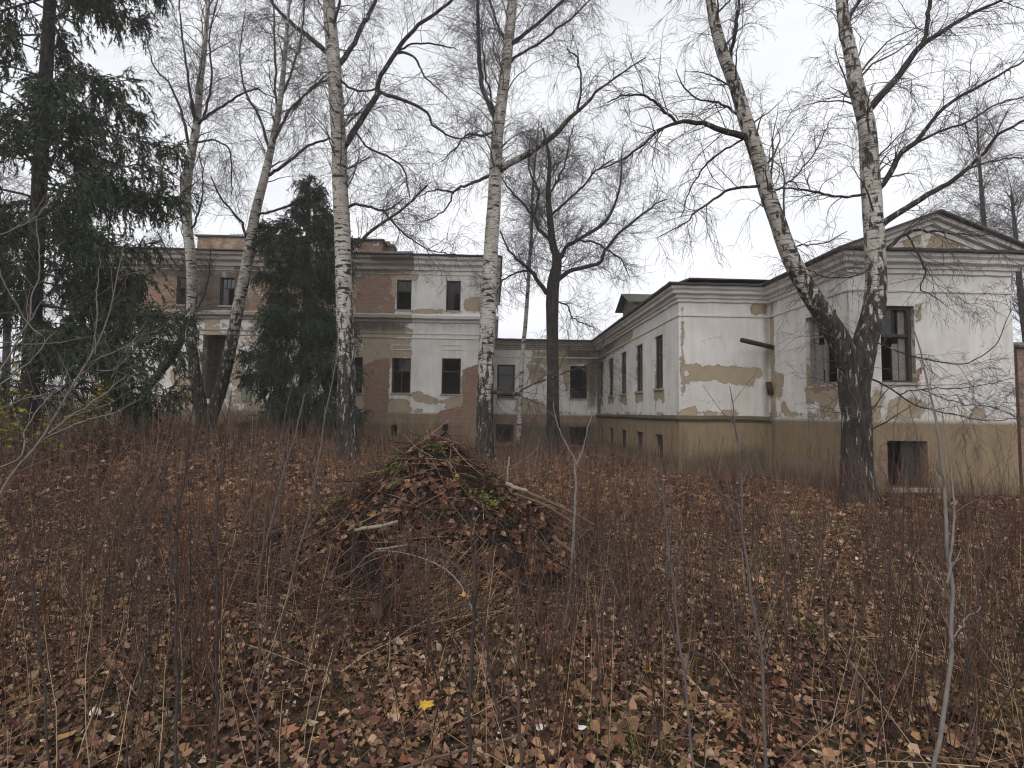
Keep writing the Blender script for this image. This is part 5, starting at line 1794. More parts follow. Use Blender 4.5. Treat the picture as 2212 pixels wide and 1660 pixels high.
def stuff_blades(name, label, cat, sets):
    VV, QQ, CC, o = [], [], [], 0
    for V, Q, C in sets:
        VV.append(V)
        QQ.append(Q + o)
        CC.append(C)
        o += len(V)
    link(name, mesh_np(name, np.vstack(VV), [np.vstack(QQ)], [M_blade], face_attrs={"col": np.vstack(CC)}), label=label, cat=cat, kind="stuff")


# russet dead herbs between the heap and the house
x, y = in_view_pts(34000, 7.2, 23.0, 1.25)
k = (wob(x * 0.8, y * 0.8, 1.0, 31.0) + 0.4 * wob(x * 2.6, y * 2.6, 1.0, 33.0) + rng.normal(0, 0.25, len(x)) > -0.12) & ~inside_house(x, y, 0.05) & (heap_h(x, y) < 0.08) & ~((x > 3.0) & (y < 10.5) & (rng.random(len(x)) < 0.75))
x, y = x[k], y[k]
hh = rng.gamma(3.2, 0.115, len(x)).clip(0.08, 1.2) * (0.75 + 0.9 * sstep(9, 19, y)) * np.where((x > 5) & (y < 11), 0.6, 1.0)
s1 = blades(x, y, hh, np.full(len(x), 0.006) + 0.0004 * y, rng.gamma(2.0, 0.28, len(x)).clip(0, 1.6), pal(len(x), [srgb(110, 80, 63), srgb(128, 98, 76), srgb(94, 67, 54), srgb(148, 120, 94), srgb(80, 59, 50), srgb(116, 98, 68)]), 4)
stuff_blades("dry_weeds", "russet dead weeds and grass between the heap and the house", "weeds", [s1])
# near grass and straw
x, y = in_view_pts(24000, 1.8, 9.0, 1.0)
tuft = wob(x * 1.6, y * 1.6, 1.3, 9.0)
k = (heap_h(x, y) < 0.05) & (tuft + rng.normal(0, 0.25, len(x)) > 0.12 - 0.10 * (x > 1))
x, y = x[k], y[k]
hh = rng.gamma(4, 0.032, len(x)).clip(0.04, 0.35)
s2 = blades(x, y, hh, rng.uniform(0.002, 0.004, len(x)), rng.uniform(0.3, 1.6, len(x)), pal(len(x), [srgb(132, 116, 66), srgb(150, 122, 84), srgb(110, 104, 52), srgb(168, 140, 100), srgb(92, 92, 44)]), 4)
x, y = in_view_pts(22000, 2.0, 11.0, 1.0)
k = (heap_h(x, y) < 0.05) & (wob(x * 1.3, y * 1.3, 1.1, 15.0) + 0.22 * (x > 1.2) + rng.normal(0, 0.1, len(x)) > 0.45) & ~inside_house(x, y)
x, y = x[k], y[k]
s3 = blades(x, y, rng.uniform(0.06, 0.22, len(x)), rng.uniform(0.004, 0.008, len(x)), rng.uniform(0.2, 0.9, len(x)), pal(len(x), [srgb(92, 104, 52), srgb(118, 120, 66), srgb(80, 90, 46)]), 4)
stuff_blades("grass", "straw coloured and faded green grass tufts in the leaf litter", "grass", [s2, s3])


# upright dry stems, too many and thin to count
def stem_field(n, y0, y1, hr, rr, c0, c1, power, br, sel=None, K=6):
    x, y = in_view_pts(n, y0, y1, power)
    n = len(x)
    k = ~inside_house(x, y) & (heap_h(x, y) < 0.10)
    k &= ~((np.abs(x - HX * y / HY) < 1.5 * y / HY) & (y < HY) & (y > 3.4) & (rng.random(n) < 0.6))
    if sel is not None:
        k &= sel(x, y)
    x, y = x[k], y[k]
    m = len(x)
    h = rng.uniform(hr[0], hr[1], m)
    sg = rng.uniform(0.04, 0.34, m)
    d = np.stack([rng.normal(0, 1, m) * sg, rng.normal(0, 1, m) * sg, np.ones(m)], -1)
    P = np.zeros((m, K, 3))
    P[:, 0] = np.stack([x, y, surf(x, y) - 0.03], -1)
    for q in range(1, K):
        d = d + rng.normal(0, 0.05, (m, 3))
        d /= np.linalg.norm(d, axis=1, keepdims=True)
        P[:, q] = P[:, q - 1] + d * (h / (K - 1))[:, None]
    R = (rng.uniform(rr[0], rr[1], m)[:, None] * np.linspace(1, 0.45, K)[None])
    out = [(P, R, c0, c1)]
    if br:
        B = grow([(P, R)], int(m * br), (0.3, 0.95), (0.08, 0.35), (0.4, 0.9), (0, 0, 0.1), 0.08, 4, 0.003, 0.0012, 0.1)
        out.append((B[0], B[1], c0, c1))
    return out


def clumpy(x, y):
    return (wob(x * 1.5, y * 1.5, 1.2, 21.0) + rng.normal(0, 0.2, len(x))) > 0.08


sets = stem_field(4200, 2.4, 8.5, (0.3, 1.15), (0.0016, 0.0038), srgb(52, 40, 35), srgb(108, 84, 68), 1.0, 1.5, clumpy)
sets += stem_field(260, 2.0, 5.5, (0.3, 0.9), (0.0016, 0.003), srgb(150, 128, 104), srgb(184, 160, 130), 1.0, 0.3)
sets += stem_field(380, 2.3, 6.5, (0.8, 1.7), (0.0022, 0.0045), srgb(50, 40, 38), srgb(96, 78, 70), 1.0, 2.2, K=8)
# clumps of last year's weeds, fanned from one root
nc = 95
cx, cy = in_view_pts(nc, 2.6, 9.5, 1.0)
kk = (heap_h(cx, cy) < 0.05) & ~inside_house(cx, cy, 0.6)
cx, cy = cx[kk], cy[kk]
for a_, b_ in zip(cx, cy):
    m = int(rng.integers(8, 24))
    hh_ = rng.uniform(0.5, 1.25)
    d_ = np.stack([rng.normal(0, 0.16, m), rng.normal(0, 0.16, m), np.ones(m)], -1)
    P_ = np.zeros((m, 6, 3))
    P_[:, 0] = np.stack([a_ + rng.normal(0, 0.05, m), b_ + rng.normal(0, 0.05, m), np.full(m, float(gz(a_, b_)) - 0.03)], -1)
    L_ = hh_ * rng.uniform(0.55, 1.1, m)
    snap = rng.random(m) < 0.15
    for q in range(1, 6):
        d_ = d_ + rng.normal(0, 0.06, (m, 3))
        if q == 3:
            d_[snap] += rng.normal(0, 1.0, (int(snap.sum()), 3)) - [0, 0, 0.6]
        d_ /= np.linalg.norm(d_, axis=1, keepdims=True)
        P_[:, q] = P_[:, q - 1] + d_ * (L_ / 5)[:, None]
    R_ = rng.uniform(0.0018, 0.0036, m)[:, None] * np.linspace(1, 0.5, 6)[None]
    B_ = grow([(P_, R_)], m * 3, (0.45, 1.0), (0.06, 0.22), (0.4, 0.8), (0, 0, 0.1), 0.08, 4, 0.002, 0.001, 0.1)
    ca, cb = srgb(58, 38, 31), srgb(104, 70, 54)
    sets += [(P_, R_, ca, cb), (B_[0], B_[1], ca, cb)]
link("dry_stems", col_tubes("dry_stems", sets, M_stick), label="thin brown dead stalks standing among the near leaves", cat="stalks", kind="stuff")
sets = stem_field(2300, 7.0, 22.0, (0.3, 1.4), (0.003, 0.006), srgb(80, 58, 46), srgb(130, 102, 82), 1.2, 1.4)
sets += stem_field(500, 9.0, 21.0, (0.7, 1.7), (0.004, 0.007), srgb(90, 74, 70), srgb(140, 120, 110), 1.0, 1.5, lambda x, y: x < 2)
link("dry_stems", col_tubes("far_dry_stems", sets, M_stick), label="tangled dead stalks standing behind the heap before the house", cat="stalks", kind="stuff")
# fallen sticks lying in the leaves, too fine to count


def near_area(n):
    x, y = in_view_pts(n, 2.0, 8.0, 1.0)
    return x[:n], y[:n]


link("fallen_twigs", col_tubes("fallen_twigs", [
    (*sticks(700, near_area, (0.15, 0.6), (0.0016, 0.004), (0.01, 0.06), 0.12), srgb(90, 66, 54), srgb(150, 122, 98)),
    (*sticks(260, near_area, (0.3, 0.9), (0.002, 0.005), (0.02, 0.12), 0.2), srgb(100, 80, 66), srgb(178, 150, 122))], M_stick),
     label="thin broken twigs lying across the fallen leaves", cat="twigs", kind="stuff")

# ------------------------------------------------------------------ saplings, shrubs and single things
M_sap_d = plain("sapling_bark_dark", (0.052, 0.041, 0.038), 0.85, 0.55, 22)
M_sap_g = plain("sapling_bark_grey", (0.105, 0.088, 0.083), 0.85, 0.5, 22)
M_sap_p = plain("sapling_bark_pale", (0.165, 0.145, 0.135), 0.85, 0.5, 18)
M_sap_b = plain("sapling_bark_brown", (0.085, 0.058, 0.048), 0.8, 0.35, 14)


def sapling(label, paths, D, mat, nb=10, group=None, name="sapling", lb=(0.12, 0.5), grounded=True, cat="sapling", twig_mat=None, nt=0):
    """paths: [(pixel path, depth change, depth offset)] first one is the stem, from the foot upwards"""
    P0, _ = px_path(paths[0][0], D, D + paths[0][1], 20)
    f = P0[0]
    e = thing(name, label, cat, (f[0], f[1], float(surf(f[0], f[1]))), group)
    par = []
    for k, pt in enumerate(paths):
        y0 = D + (pt[2] if len(pt) > 2 else 0.0)
        P, R = px_path(pt[0], y0, y0 + pt[1], 22)
        if k == 0 and grounded:
            zg = float(surf(P[0, 0], P[0, 1]))
            if P[0, 2] > zg:
                d = P[0] - P[2]
                d = d / abs(d[2])
                st = np.array([P[0] + d * (P[0, 2] - zg + 0.05) * q for q in (1.0, 0.5)])
                P = np.vstack([st, P])
                R = np.concatenate([[R[0] * 1.1, R[0] * 1.05], R])
        P = P + np.vstack([np.zeros(3), np.cumsum(rng.normal(0, 0.0045, (len(P) - 1, 3)) * [1, 1, 0.3], 0)])
        V, Q = tubes(P[None], R[None], 7)
        part("stem" if k == 0 else "branch", mesh_np("stem", V, [Q], [mat], smooth=True), e)
        par.append((P[None], R[None]))
    if nb:
        nb = int(nb * 1.7)
        B = grow(par, nb, (0.3, 0.98), lb, (0.5, 1.0), (0, 0, 0.12), 0.10, 6, 0.0045, 0.0014, 0.15)
        V, Q = tubes(*B, 4)
        sets = [(V, Q)]
        if nt:
            C = grow([B], nt, (0.2, 1.0), (lb[0] * 0.5, lb[1] * 0.5), (0.4, 0.9), (0, 0, 0.1), 0.1, 4, 0.002, 0.001, 0.1)
            V2, Q2 = tubes(*C, 3)
            Q = np.vstack([Q, Q2 + len(V)])
            V = np.vstack([V, V2])
        part("twigs", mesh_np("twigs", V, [Q], [twig_mat or mat], smooth=True), e, kind="stuff")
    return e


def depth_of(u, v):
    return float(at_ground(u, min(v, 1655))[1])


# traced single saplings
S = [
 ("tall dark sapling nearest the lower left corner", [([(109, 1690, 5.8), (95, 1480, 5.1), (78, 1343, 4.5), (55, 1230, 3.8), (34, 1128, 3.2), (28, 1040, 1.9)], 0.1)], 2.25, M_sap_d, 10),
 ("straight dark sapling that forks at knee height, lower left", [([(374, 1690, 7.7), (372, 1450, 7), (369, 1248, 5.8), (375, 1120, 5.1), (392, 1000, 4.5), (408, 900, 3.2), (420, 820, 1.9)], 0.1), ([(369, 1262, 4.5), (362, 1180, 3.8), (352, 1060, 3.2), (348, 960, 1.9)], 0.15)], 2.25, M_sap_d, 10),
 ("dark upright sapling with a low side shoot left of the heap", [([(468, 1690, 6.4), (476, 1367, 5.8), (478, 1200, 5.1), (486, 1050, 3.8), (502, 920, 2.6), (512, 840, 1.3)], 0.1), ([(474, 1520, 3.8), (450, 1440, 3.2), (440, 1330, 2.6), (446, 1200, 1.9)], 0.1)], 2.25, M_sap_d, 10),
 ("curving thin dark sapling between two straighter ones, lower left", [([(271, 1690, 4.5), (300, 1400, 4.5), (296, 1265, 3.8), (286, 1128, 2.6), (290, 1040, 1.9)], 0.1)], 2.25, M_sap_d, 8),
 ("brown sapling rising before the left foot of the heap", [([(550, 1690, 5.8), (555, 1435, 5.1), (552, 1265, 4.5), (572, 1120, 3.8), (612, 930, 2.6), (640, 800, 1.9)], 0.3), ([(553, 1340, 3.2), (600, 1240, 2.6), (640, 1130, 1.9)], 0.1)], 2.25, M_sap_b, 10),
 ("long grey leaning sapling crossing the left slope of the heap", [([(600, 1400, 5.8), (640, 1230, 5.1), (676, 1080, 4.5), (705, 920, 3.8), (728, 800, 2.6), (735, 740, 1.3)], 0.6)], 4.0, M_sap_g, 8),
 ("pale grey leaning pole-like sapling before the small spruce", [([(540, 1300, 5.1), (580, 1150, 5.1), (610, 1030, 4.5), (640, 930, 3.8), (660, 850, 3.2)], 0.3)], 4.6, M_sap_g, 6),
 ("black upright sapling in the very middle before the heap", [([(1011, 1690, 8.3), (1013, 1435, 7.7), (1016, 1290, 7.7), (1016, 1197, 6.4), (1011, 1145, 3.8), (1012, 1080, 1.9)], 0.05), ([(1014, 1320, 5.1), (985, 1240, 4.5), (930, 1190, 3.8), (860, 1180, 3.2), (790, 1200, 1.9)], 0.4),
      ([(1086, 1580, 5.8), (1065, 1490, 5.8), (1046, 1390, 5.1), (1016, 1300, 4.5)], 0.0, 0.02)], 2.25, M_sap_d, 8),
 ("brown sapling right beside the black middle one", [([(1125, 1690, 6.4), (1120, 1500, 5.8), (1118, 1300, 4.5), (1117, 1230, 2.6)], 0.05)], 2.25, M_sap_b, 8),
 ("pale Y-shaped sapling before the right slope of the heap", [([(1212, 1400, 5.8), (1230, 1270, 5.8), (1240, 1150, 5.8), (1245, 1060, 5.1), (1245, 1000, 5.1)], 0.1), ([(1245, 1004, 4.5), (1225, 960, 3.2), (1207, 910, 2.6), (1199, 870, 1.3)], 0.1, 0.1), ([(1245, 1004, 4.5), (1262, 965, 3.2), (1278, 925, 2.6), (1288, 890, 1.3)], 0.0, 0.1)], 3.9, M_sap_p, 5),
 ("slender grey sapling right of the heap reaching up to the link wall", [([(1497, 1690, 5.8), (1488, 1560, 5.8), (1475, 1350, 5.1), (1463, 1180, 3.8), (1452, 1030, 2.6), (1447, 960, 1.3)], 0.2)], 2.25, M_sap_g, 9),
 ("smooth purple-grey sapling standing before the wing corner", [([(1655, 1690, 8.3), (1652, 1480, 7.7), (1635, 1360, 7), (1618, 1250, 6.4), (1606, 1110, 5.1), (1600, 1000, 4.5), (1590, 910, 3.2), (1578, 835, 1.9)], 0.2), ([(1606, 1100, 3.8), (1580, 1075, 2.6), (1562, 1060, 1.9)], 0.1, 0.1)], 2.25, M_sap_g, 9),
 ("thick pale sapling with long whip before the pavilion corner", [([(2012, 1690, 11.5), (2032, 1560, 11.5), (2044, 1420, 10.9), (2046, 1300, 10.2), (2040, 1180, 9.6), (2034, 1090, 9), (2024, 1010, 7.7), (2008, 900, 5.8), (1985, 790, 4.5), (1968, 715, 3.2)], 0.3), ([(2046, 1260, 7), (2056, 1150, 6.4), (2064, 1050, 5.1), (2060, 970, 3.8), (2048, 890, 1.9)], 0.1, 0.1),
      ([(2050, 1400, 4.5), (2085, 1350, 3.8), (2118, 1312, 2.6)], 0.1, 0.05)], 2.25, M_sap_p, 10),
 ("thin dark sapling left of the thick pale one, lower right", [([(1880, 1690, 5.1), (1868, 1536, 5.1), (1846, 1412, 4.5), (1820, 1307, 3.8), (1800, 1190, 3.2), (1790, 1112, 1.9)], 0.1)], 2.25, M_sap_b, 9),
 ("reddish brown upright sapling below the rough birch base", [([(1690, 1440, 4.5), (1692, 1300, 3.8), (1694, 1180, 3.2), (1698, 1090, 1.9)], 0.1)], 3.4, M_sap_b, 8),
 ("thin sapling at the lower right corner", [([(2110, 1690, 5.8), (2090, 1560, 5.1), (2092, 1440, 4.5), (2120, 1320, 3.2), (2128, 1220, 1.9)], 0.1)], 2.25, M_sap_d, 8),
]
for lb_, paths, D, m, nb in S:
    sapling(lb_, paths, D, m, nb, group="bare saplings in the leaf litter")

# more thin saplings in clumps; look-alikes share a label within their patch
patches = [
 (("dark", "left of the heap"), 29, (40, 640), (1080, 1480), M_sap_d),
 (("brown", "below the heap"), 14, (660, 980), (1330, 1560), M_sap_b),
 (("reddish", "right of the black middle sapling"), 28, (1130, 1480), (1250, 1600), M_sap_b),
 (("brown", "in the open lower right"), 29, (1530, 2190), (1200, 1600), M_sap_b),
 (("grey", "in weeds before the twin birch"), 20, (120, 760), (960, 1070), M_sap_g),
 (("grey", "at the wing wall foot"), 16, (1290, 1830), (1010, 1120), M_sap_g)]
ORD = ["leftmost", "second", "third", "fourth", "fifth", "sixth", "seventh", "eighth", "ninth", "tenth", "eleventh", "twelfth", "thirteenth", "fourteenth", "fifteenth",
       "sixteenth", "seventeenth", "eighteenth", "nineteenth", "twentieth", "twenty-first", "twenty-second", "twenty-third", "twenty-fourth", "twenty-fifth", "twenty-sixth", "twenty-seventh", "twenty-eighth", "twenty-ninth", "thirtieth"]
for where, cnt, ur, vr, m in patches:
    spots = sorted((float(rng.uniform(*ur)), float(rng.uniform(*vr))) for _ in range(cnt))
    good = []
    for u, v in spots:
        g = at_ground(u, v)
        if not (inside_house(np.array([g[0]]), np.array([g[1]]))[0] or heap_h(g[0], g[1]) > 0.3):
            good.append((u, v, float(g[1])))
    for k, (u, v, D) in enumerate(good):
        sc = FPX / D
        h = rng.uniform(0.55, 1.25) if v > 1090 else rng.uniform(0.8, 1.7)
        lean = rng.normal(0, 0.14) * h
        w = rng.uniform(0.006, 0.012) * sc
        pth = [(u, v, w), (u + lean * 0.3 * sc, v - h * 0.4 * sc, w * 0.85), (u + lean * 0.8 * sc, v - h * 0.75 * sc, w * 0.6), (u + lean * sc + rng.normal(0, 0.04) * sc, v - h * sc, w * 0.25)]
        paths = [(pth, rng.normal(0, 0.12))]
        fork = rng.random() < 0.4
        if fork:
            q = rng.uniform(-0.3, 0.3) * h
            paths.append(([(u + lean * 0.3 * sc, v - h * 0.4 * sc, w * 0.6), (u + (lean * 0.3 + q * 0.5) * sc, v - h * 0.62 * sc, w * 0.45), (u + (lean * 0.3 + q) * sc, v - h * 0.9 * sc, w * 0.2)], 0.05, paths[0][1] * 0.4))
        look = ("forked " if fork else "") + ("low" if h < 0.8 else "waist-high" if h < 1.1 else "tall")
        rank = "leftmost" if k == 0 else ORD[k] + " from the left"
        sapling(f"{look} {where[0]} sapling, {rank} of those {where[1]}", paths, D, m, int(rng.integers(4, 9)), group=f"thin saplings {where[1]}", lb=(0.1, 0.4))

# leaning shrub with long pale branches at the left edge
sapling("pale bare shrub with long branches leaning in from the left edge",
        [([(-75, 1230, 8.3), (-30, 1130, 7.7), (0, 1082, 7.7), (37, 1022, 7), (94, 950, 6.4), (131, 891, 5.8), (175, 816, 5.1), (200, 772, 5.1), (219, 735, 4.5), (237, 691, 3.2), (262, 600, 2.6), (278, 520, 1.3)], 0.5),
         ([(105, 938, 5.1), (162, 897, 4.5), (219, 860, 3.8), (275, 810, 1.9)], 0.3, 0.15),
         ([(96, 950, 5.1), (140, 930, 4.5), (184, 910, 3.8), (265, 891, 3.2), (315, 860, 1.9)], -0.2, 0.15),
         ([(-60, 1040, 5.1), (0, 1010, 5.1), (51, 985, 4.5), (59, 928, 3.8), (78, 894, 3.8), (125, 841, 2.6), (150, 800, 1.9)], 0.2, -0.1),
         ([(-40, 860, 5.1), (34, 807, 4.5), (78, 775, 3.8), (103, 741, 3.2), (125, 719, 1.9)], 0.2, 0.0),
         ([(-40, 850, 5.1), (0, 782, 5.1), (31, 725, 4.5), (56, 691, 3.2), (90, 640, 1.9)], 0.2, 0.1),
         ([(203, 780, 3.8), (265, 747, 3.2), (290, 715, 2.6), (309, 691, 1.9)], -0.1, 0.3),
         ([(-40, 520, 5.1), (0, 504, 4.5), (66, 469, 3.8), (95, 435, 3.2), (107, 410, 1.9)], 0.1, 0.1),
         ([(-20, 540, 3.8), (0, 604, 3.8), (31, 688, 3.8), (66, 722, 2.6)], 0.1, 0.1),
         ([(62, 700, 3.2), (66, 600, 3.2), (62, 520, 2.6), (60, 470, 1.3)], 0.1, 0.1),
         ([(205, 765, 3.2), (213, 698, 3.2), (222, 629, 2.6), (222, 566, 1.3)], 0.1, 0.3),
         ([(-40, 905, 3.8), (40, 865, 3.2), (110, 848, 1.9)], 0.1, 0.0),
         ([(0, 740, 3.2), (60, 745, 2.6), (140, 740, 2.6), (165, 735, 1.3)], 0.1, 0.2),
         ([(208, 800, 2.6), (235, 800, 2.6), (262, 785, 1.9), (280, 765, 1.3)], 0.1, 0.3)],
        3.0, M_sap_p, 46, name="bare_shrub", cat="shrub", lb=(0.15, 0.5))


# shrubs that still carry yellow leaves
def leafy_shrub(label, u, v, D, w, h, n, c0, c1, name="yellow_shrub", size=(0.05, 0.09)):
    g = at_y(u, v, D)
    zg = float(gz(g[0], g[1]))
    e = thing(name, label, "shrub", (g[0], g[1], zg))
    m = 26
    base = np.stack([g[0] + rng.normal(0, w * 0.12, m), g[1] + rng.normal(0, w * 0.12, m), np.full(m, zg - 0.02)], -1)
    d = np.stack([rng.normal(0, 0.5, m), rng.normal(0, 0.5, m), np.ones(m)], -1)
    d /= np.linalg.norm(d, axis=1, keepdims=True)
    P = np.zeros((m, 7, 3))
    P[:, 0] = base
    L = rng.uniform(0.6, 1.1, m) * h
    for q in range(1, 7):
        d = d + rng.normal(0, 0.09, (m, 3)) + np.array([0, 0, -0.02])
        d /= np.linalg.norm(d, axis=1, keepdims=True)
        P[:, q] = P[:, q - 1] + d * (L / 6)[:, None]
    R = 0.009 * np.linspace(1, 0.35, 7)[None] * np.ones((m, 1))
    B = grow([(P, R)], 160, (0.25, 1), (0.2, 0.6), (0.4, 1.0), (0, 0, 0.05), 0.12, 5, 0.005, 0.002, 0.1)
    V, Q = tubes(P, R, 4)
    V2, Q2 = tubes(*B, 3)
    part("stems", mesh_np("stems", np.vstack([V, V2]), [Q, Q2 + len(V)], [M_branch], smooth=True), e, kind="stuff")
    src = B[0].reshape(-1, 3)
    pos = src[rng.integers(0, len(src), n)] + rng.normal(0, 0.05, (n, 3))
    pos = pos[pos[:, 2] > zg + 0.12 * h]
    t = rng.random((len(pos), 1))
    cols = (np.array(c0) * (1 - t) + np.array(c1) * t) * rng.uniform(0.6, 1.2, (len(pos), 1))
    part("leaves", leaf_mesh("leaves", pos, rng.uniform(size[0], size[1], len(pos)), None, 1.2, cols, False), e, kind="stuff")
    return e


leafy_shrub("yellow-green shrub before the left end of the house", 290, 905, 16.5, 2.2, 2.0, 2000, srgb(112, 98, 38), srgb(150, 130, 50))
leafy_shrub("yellow-green shrub at the left edge beside the large spruce trunk", 5, 920, 10.0, 1.6, 1.9, 1100, srgb(96, 88, 34), srgb(136, 122, 44))


# green weeds on the heap
def green_weed(label, u, v, D, n, spread, c0, c1):
    p = at_y(u, v, D)
    x, y = float(p[0]), float(p[1])
    z = float(surf(x, y))
    e = thing("green_weed", label, "weed", (x, y, z))
    m = 12
    P = np.zeros((m, 5, 3))
    P[:, 0] = [x, y, z - 0.02]
    P[:, 0] += rng.normal(0, spread * 0.25, (m, 3)) * [1, 0.6, 0]
    P[:, 0, 2] = surf(P[:, 0, 0], P[:, 0, 1]) - 0.01
    d = np.stack([rng.normal(0, 0.8, m), rng.normal(-0.3, 0.5, m), np.ones(m)], -1)
    d /= np.linalg.norm(d, axis=1, keepdims=True)
    L = rng.uniform(0.12, 0.26, m)
    for q in range(1, 5):
        d = d + rng.normal(0, 0.1, (m, 3)) + [0, -0.03, -0.16]
        d /= np.linalg.norm(d, axis=1, keepdims=True)
        P[:, q] = P[:, q - 1] + d * (L / 4)[:, None]
    R = np.full((m, 5), 0.0022)
    V, Q = tubes(P, R, 4)
    part("stems", mesh_np("stems", V, [Q], [plain("weed_stem", (0.07, 0.075, 0.03), 0.8, 0.3, 20)], smooth=True), e, kind="stuff")
    i = rng.integers(0, m, n)
    t = rng.uniform(0.2, 1, n) * 4
    k = np.minimum(t.astype(int), 3)
    pos = P[i, k] + (P[i, k + 1] - P[i, k]) * (t - k)[:, None] + rng.normal(0, 0.022, (n, 3))
    t = rng.random((n, 1))
    cols = (np.array(c0) * (1 - t) + np.array(c1) * t) * rng.uniform(0.7, 1.2, (n, 1))
    part("leaves", leaf_mesh("leaves", pos, rng.uniform(0.03, 0.06, n), None, 0.5, cols), e, kind="stuff")


g0, g1 = srgb(58, 70, 36), srgb(96, 108, 54)
green_weed("green leafy weed on the left shoulder of the heap", 868, 1035, 5.95, 150, 0.55, g0, g1)
green_weed("small green weed near the top of the heap", 945, 1015, 6.0, 80, 0.35, g0, g1)
green_weed("yellow-green weed hanging on the upper right of the heap", 1030, 1062, 5.7, 130, 0.45, srgb(84, 88, 42), srgb(130, 126, 62))
green_weed("green weed low on the right side of the heap", 1078, 1085, 5.7, 60, 0.3, g0, g1)
green_weed("isolated green weed at the left foot of the heap", 722, 1062, 6.1, 90, 0.32, g0, g1)


# branches and logs thrown on the heap
def log_thing(label, pts, D, dy, mat, name="dead_branch", cat="branch", sides=9):
    P, R = px_path(pts, D, D + dy, 16)
    P = P + np.cumsum(rng.normal(0, 0.003, P.shape), 0)
    V, Q = tubes(P[None], R[None], sides)
    n0 = len(V)
    V = np.vstack([V, P[0], P[-1]])
    tr = [((k + 1) % sides, k, n0) for k in range(sides)] + [(n0 - sides + k, n0 - sides + (k + 1) % sides, n0 + 1) for k in range(sides)]
    link(name, mesh_np(name, V, [Q, np.array(tr)], [mat], smooth=True), label=label, cat=cat, group="dead branches on the heap")


M_palewood = plain("pale_dead_wood", (0.25, 0.205, 0.155), 0.8, 0.35, 9)
M_deadwood = plain("brown_dead_wood", (0.11, 0.078, 0.056), 0.85, 0.45, 9)
M_blackwood2 = plain("rotten_cut_face", (0.10, 0.085, 0.07), 0.9, 0.5, 25)
M_blackwood = plain("rotten_wood", (0.028, 0.020, 0.016), 0.9, 0.4, 9)
log_thing("pale barkless stick across the left side of the heap", [(766, 1146, 7.3), (800, 1141, 8.6), (840, 1135, 8.6), (862, 1130, 7.3)], 5.05, 0.1, M_palewood)
log_thing("pale snapped end of a long branch on the right of the heap", [(1092, 1043, 8.6), (1115, 1053, 8.6), (1138, 1062, 7.9)], 5.6, -0.02, M_palewood)
log_thing("long brown branch sloping down the right side of the heap", [(1138, 1063, 7.3), (1190, 1085, 7.3), (1250, 1112, 5.9), (1288, 1132, 4)], 5.55, -0.25, M_deadwood)
log_thing("second long branch lying just below on the right slope", [(1110, 1068, 5.3), (1180, 1098, 5.3), (1240, 1135, 4), (1270, 1160, 2.6)], 5.4, -0.2, M_deadwood)
log_thing("thin pale stick below the barkless one on the heap", [(812, 1188, 4), (850, 1180, 4.6), (880, 1173, 4)], 4.75, 0.05, M_palewood)
log_thing("dark strip standing in for the shaded cavity across the middle of the heap", [(790, 1099, 2.6), (860, 1094, 4), (960, 1098, 4.6), (1040, 1104, 3.3), (1080, 1112, 2)], 5.15, 0.1, M_blackwood)  # thin dark tube drawn in place of the cavity's shadow line
log_thing("stick poking up out of the right of the heap", [(1096, 1040, 3.3), (1098, 1010, 4), (1101, 988, 4)], 6.0, 0.0, M_palewood)
log_thing("twiggy branch sticking out to the upper right of the heap", [(1075, 1036, 4.6), (1110, 1010, 4), (1145, 985, 3.3), (1162, 968, 2)], 6.0, 0.2, M_deadwood)
log_thing("thick brown branch low on the right face of the heap", [(1196, 1160, 9.2), (1225, 1185, 9.2), (1250, 1205, 6.6)], 4.75, -0.05, M_deadwood)
log_thing("long thin stick lying across the leaves at the bottom edge", [(830, 1668, 4.6), (930, 1640, 5.3), (1080, 1600, 5.3), (1150, 1582, 4)], 2.42, 0.14, M_deadwood, name="fallen_stick", cat="stick")
log_thing("dark fallen branch lying in the leaves right of the heap", [(1478, 1240, 6.6), (1520, 1262, 7.3), (1560, 1285, 5.9), (1590, 1295, 3.3)], 4.95, -0.35, M_blackwood, name="fallen_branch")
log_thing("arched grey bramble stem over the front of the heap", [(735, 1262, 1.3), (770, 1225, 2), (815, 1192, 2.6), (900, 1205, 2.6), (960, 1232, 3.3), (1000, 1275, 3.3), (1030, 1340, 3.3)], 4.3, -0.6, M_greybranch, name="bramble_stem", cat="stem")

# two old log ends lying at the front of the heap
for lb_, (u, v, D, rr, ln) in (("dark rotten log end with a grey cut face before the heap", (815, 1322, 4.1, 0.06, 0.22)),):
    p = at_y(u, v, D)
    sides, K = 14, 7
    ax = np.array([0.35, 0.9, 0.12])
    ax /= np.linalg.norm(ax)
    P = np.array([p + ax * ln * k / (K - 1) for k in range(K)])
    V, Q = tubes(P[None], np.full((1, K), rr), sides)
    V = V + rng.normal(0, 0.011, V.shape)
    e = thing("rotten_log", lb_, "log", (p[0], p[1], float(surf(p[0], p[1]))))
    part("bark", mesh_np("bark", V, [Q], [M_blackwood], smooth=True), e)
    V2 = np.vstack([V[:sides] - ax * 0.002, P[0] - ax * 0.004])
    part("cut_face", mesh_np("cut_face", V2, [np.array([((k + 1) % sides, k, sides) for k in range(sides)])], [M_blackwood2]), e)


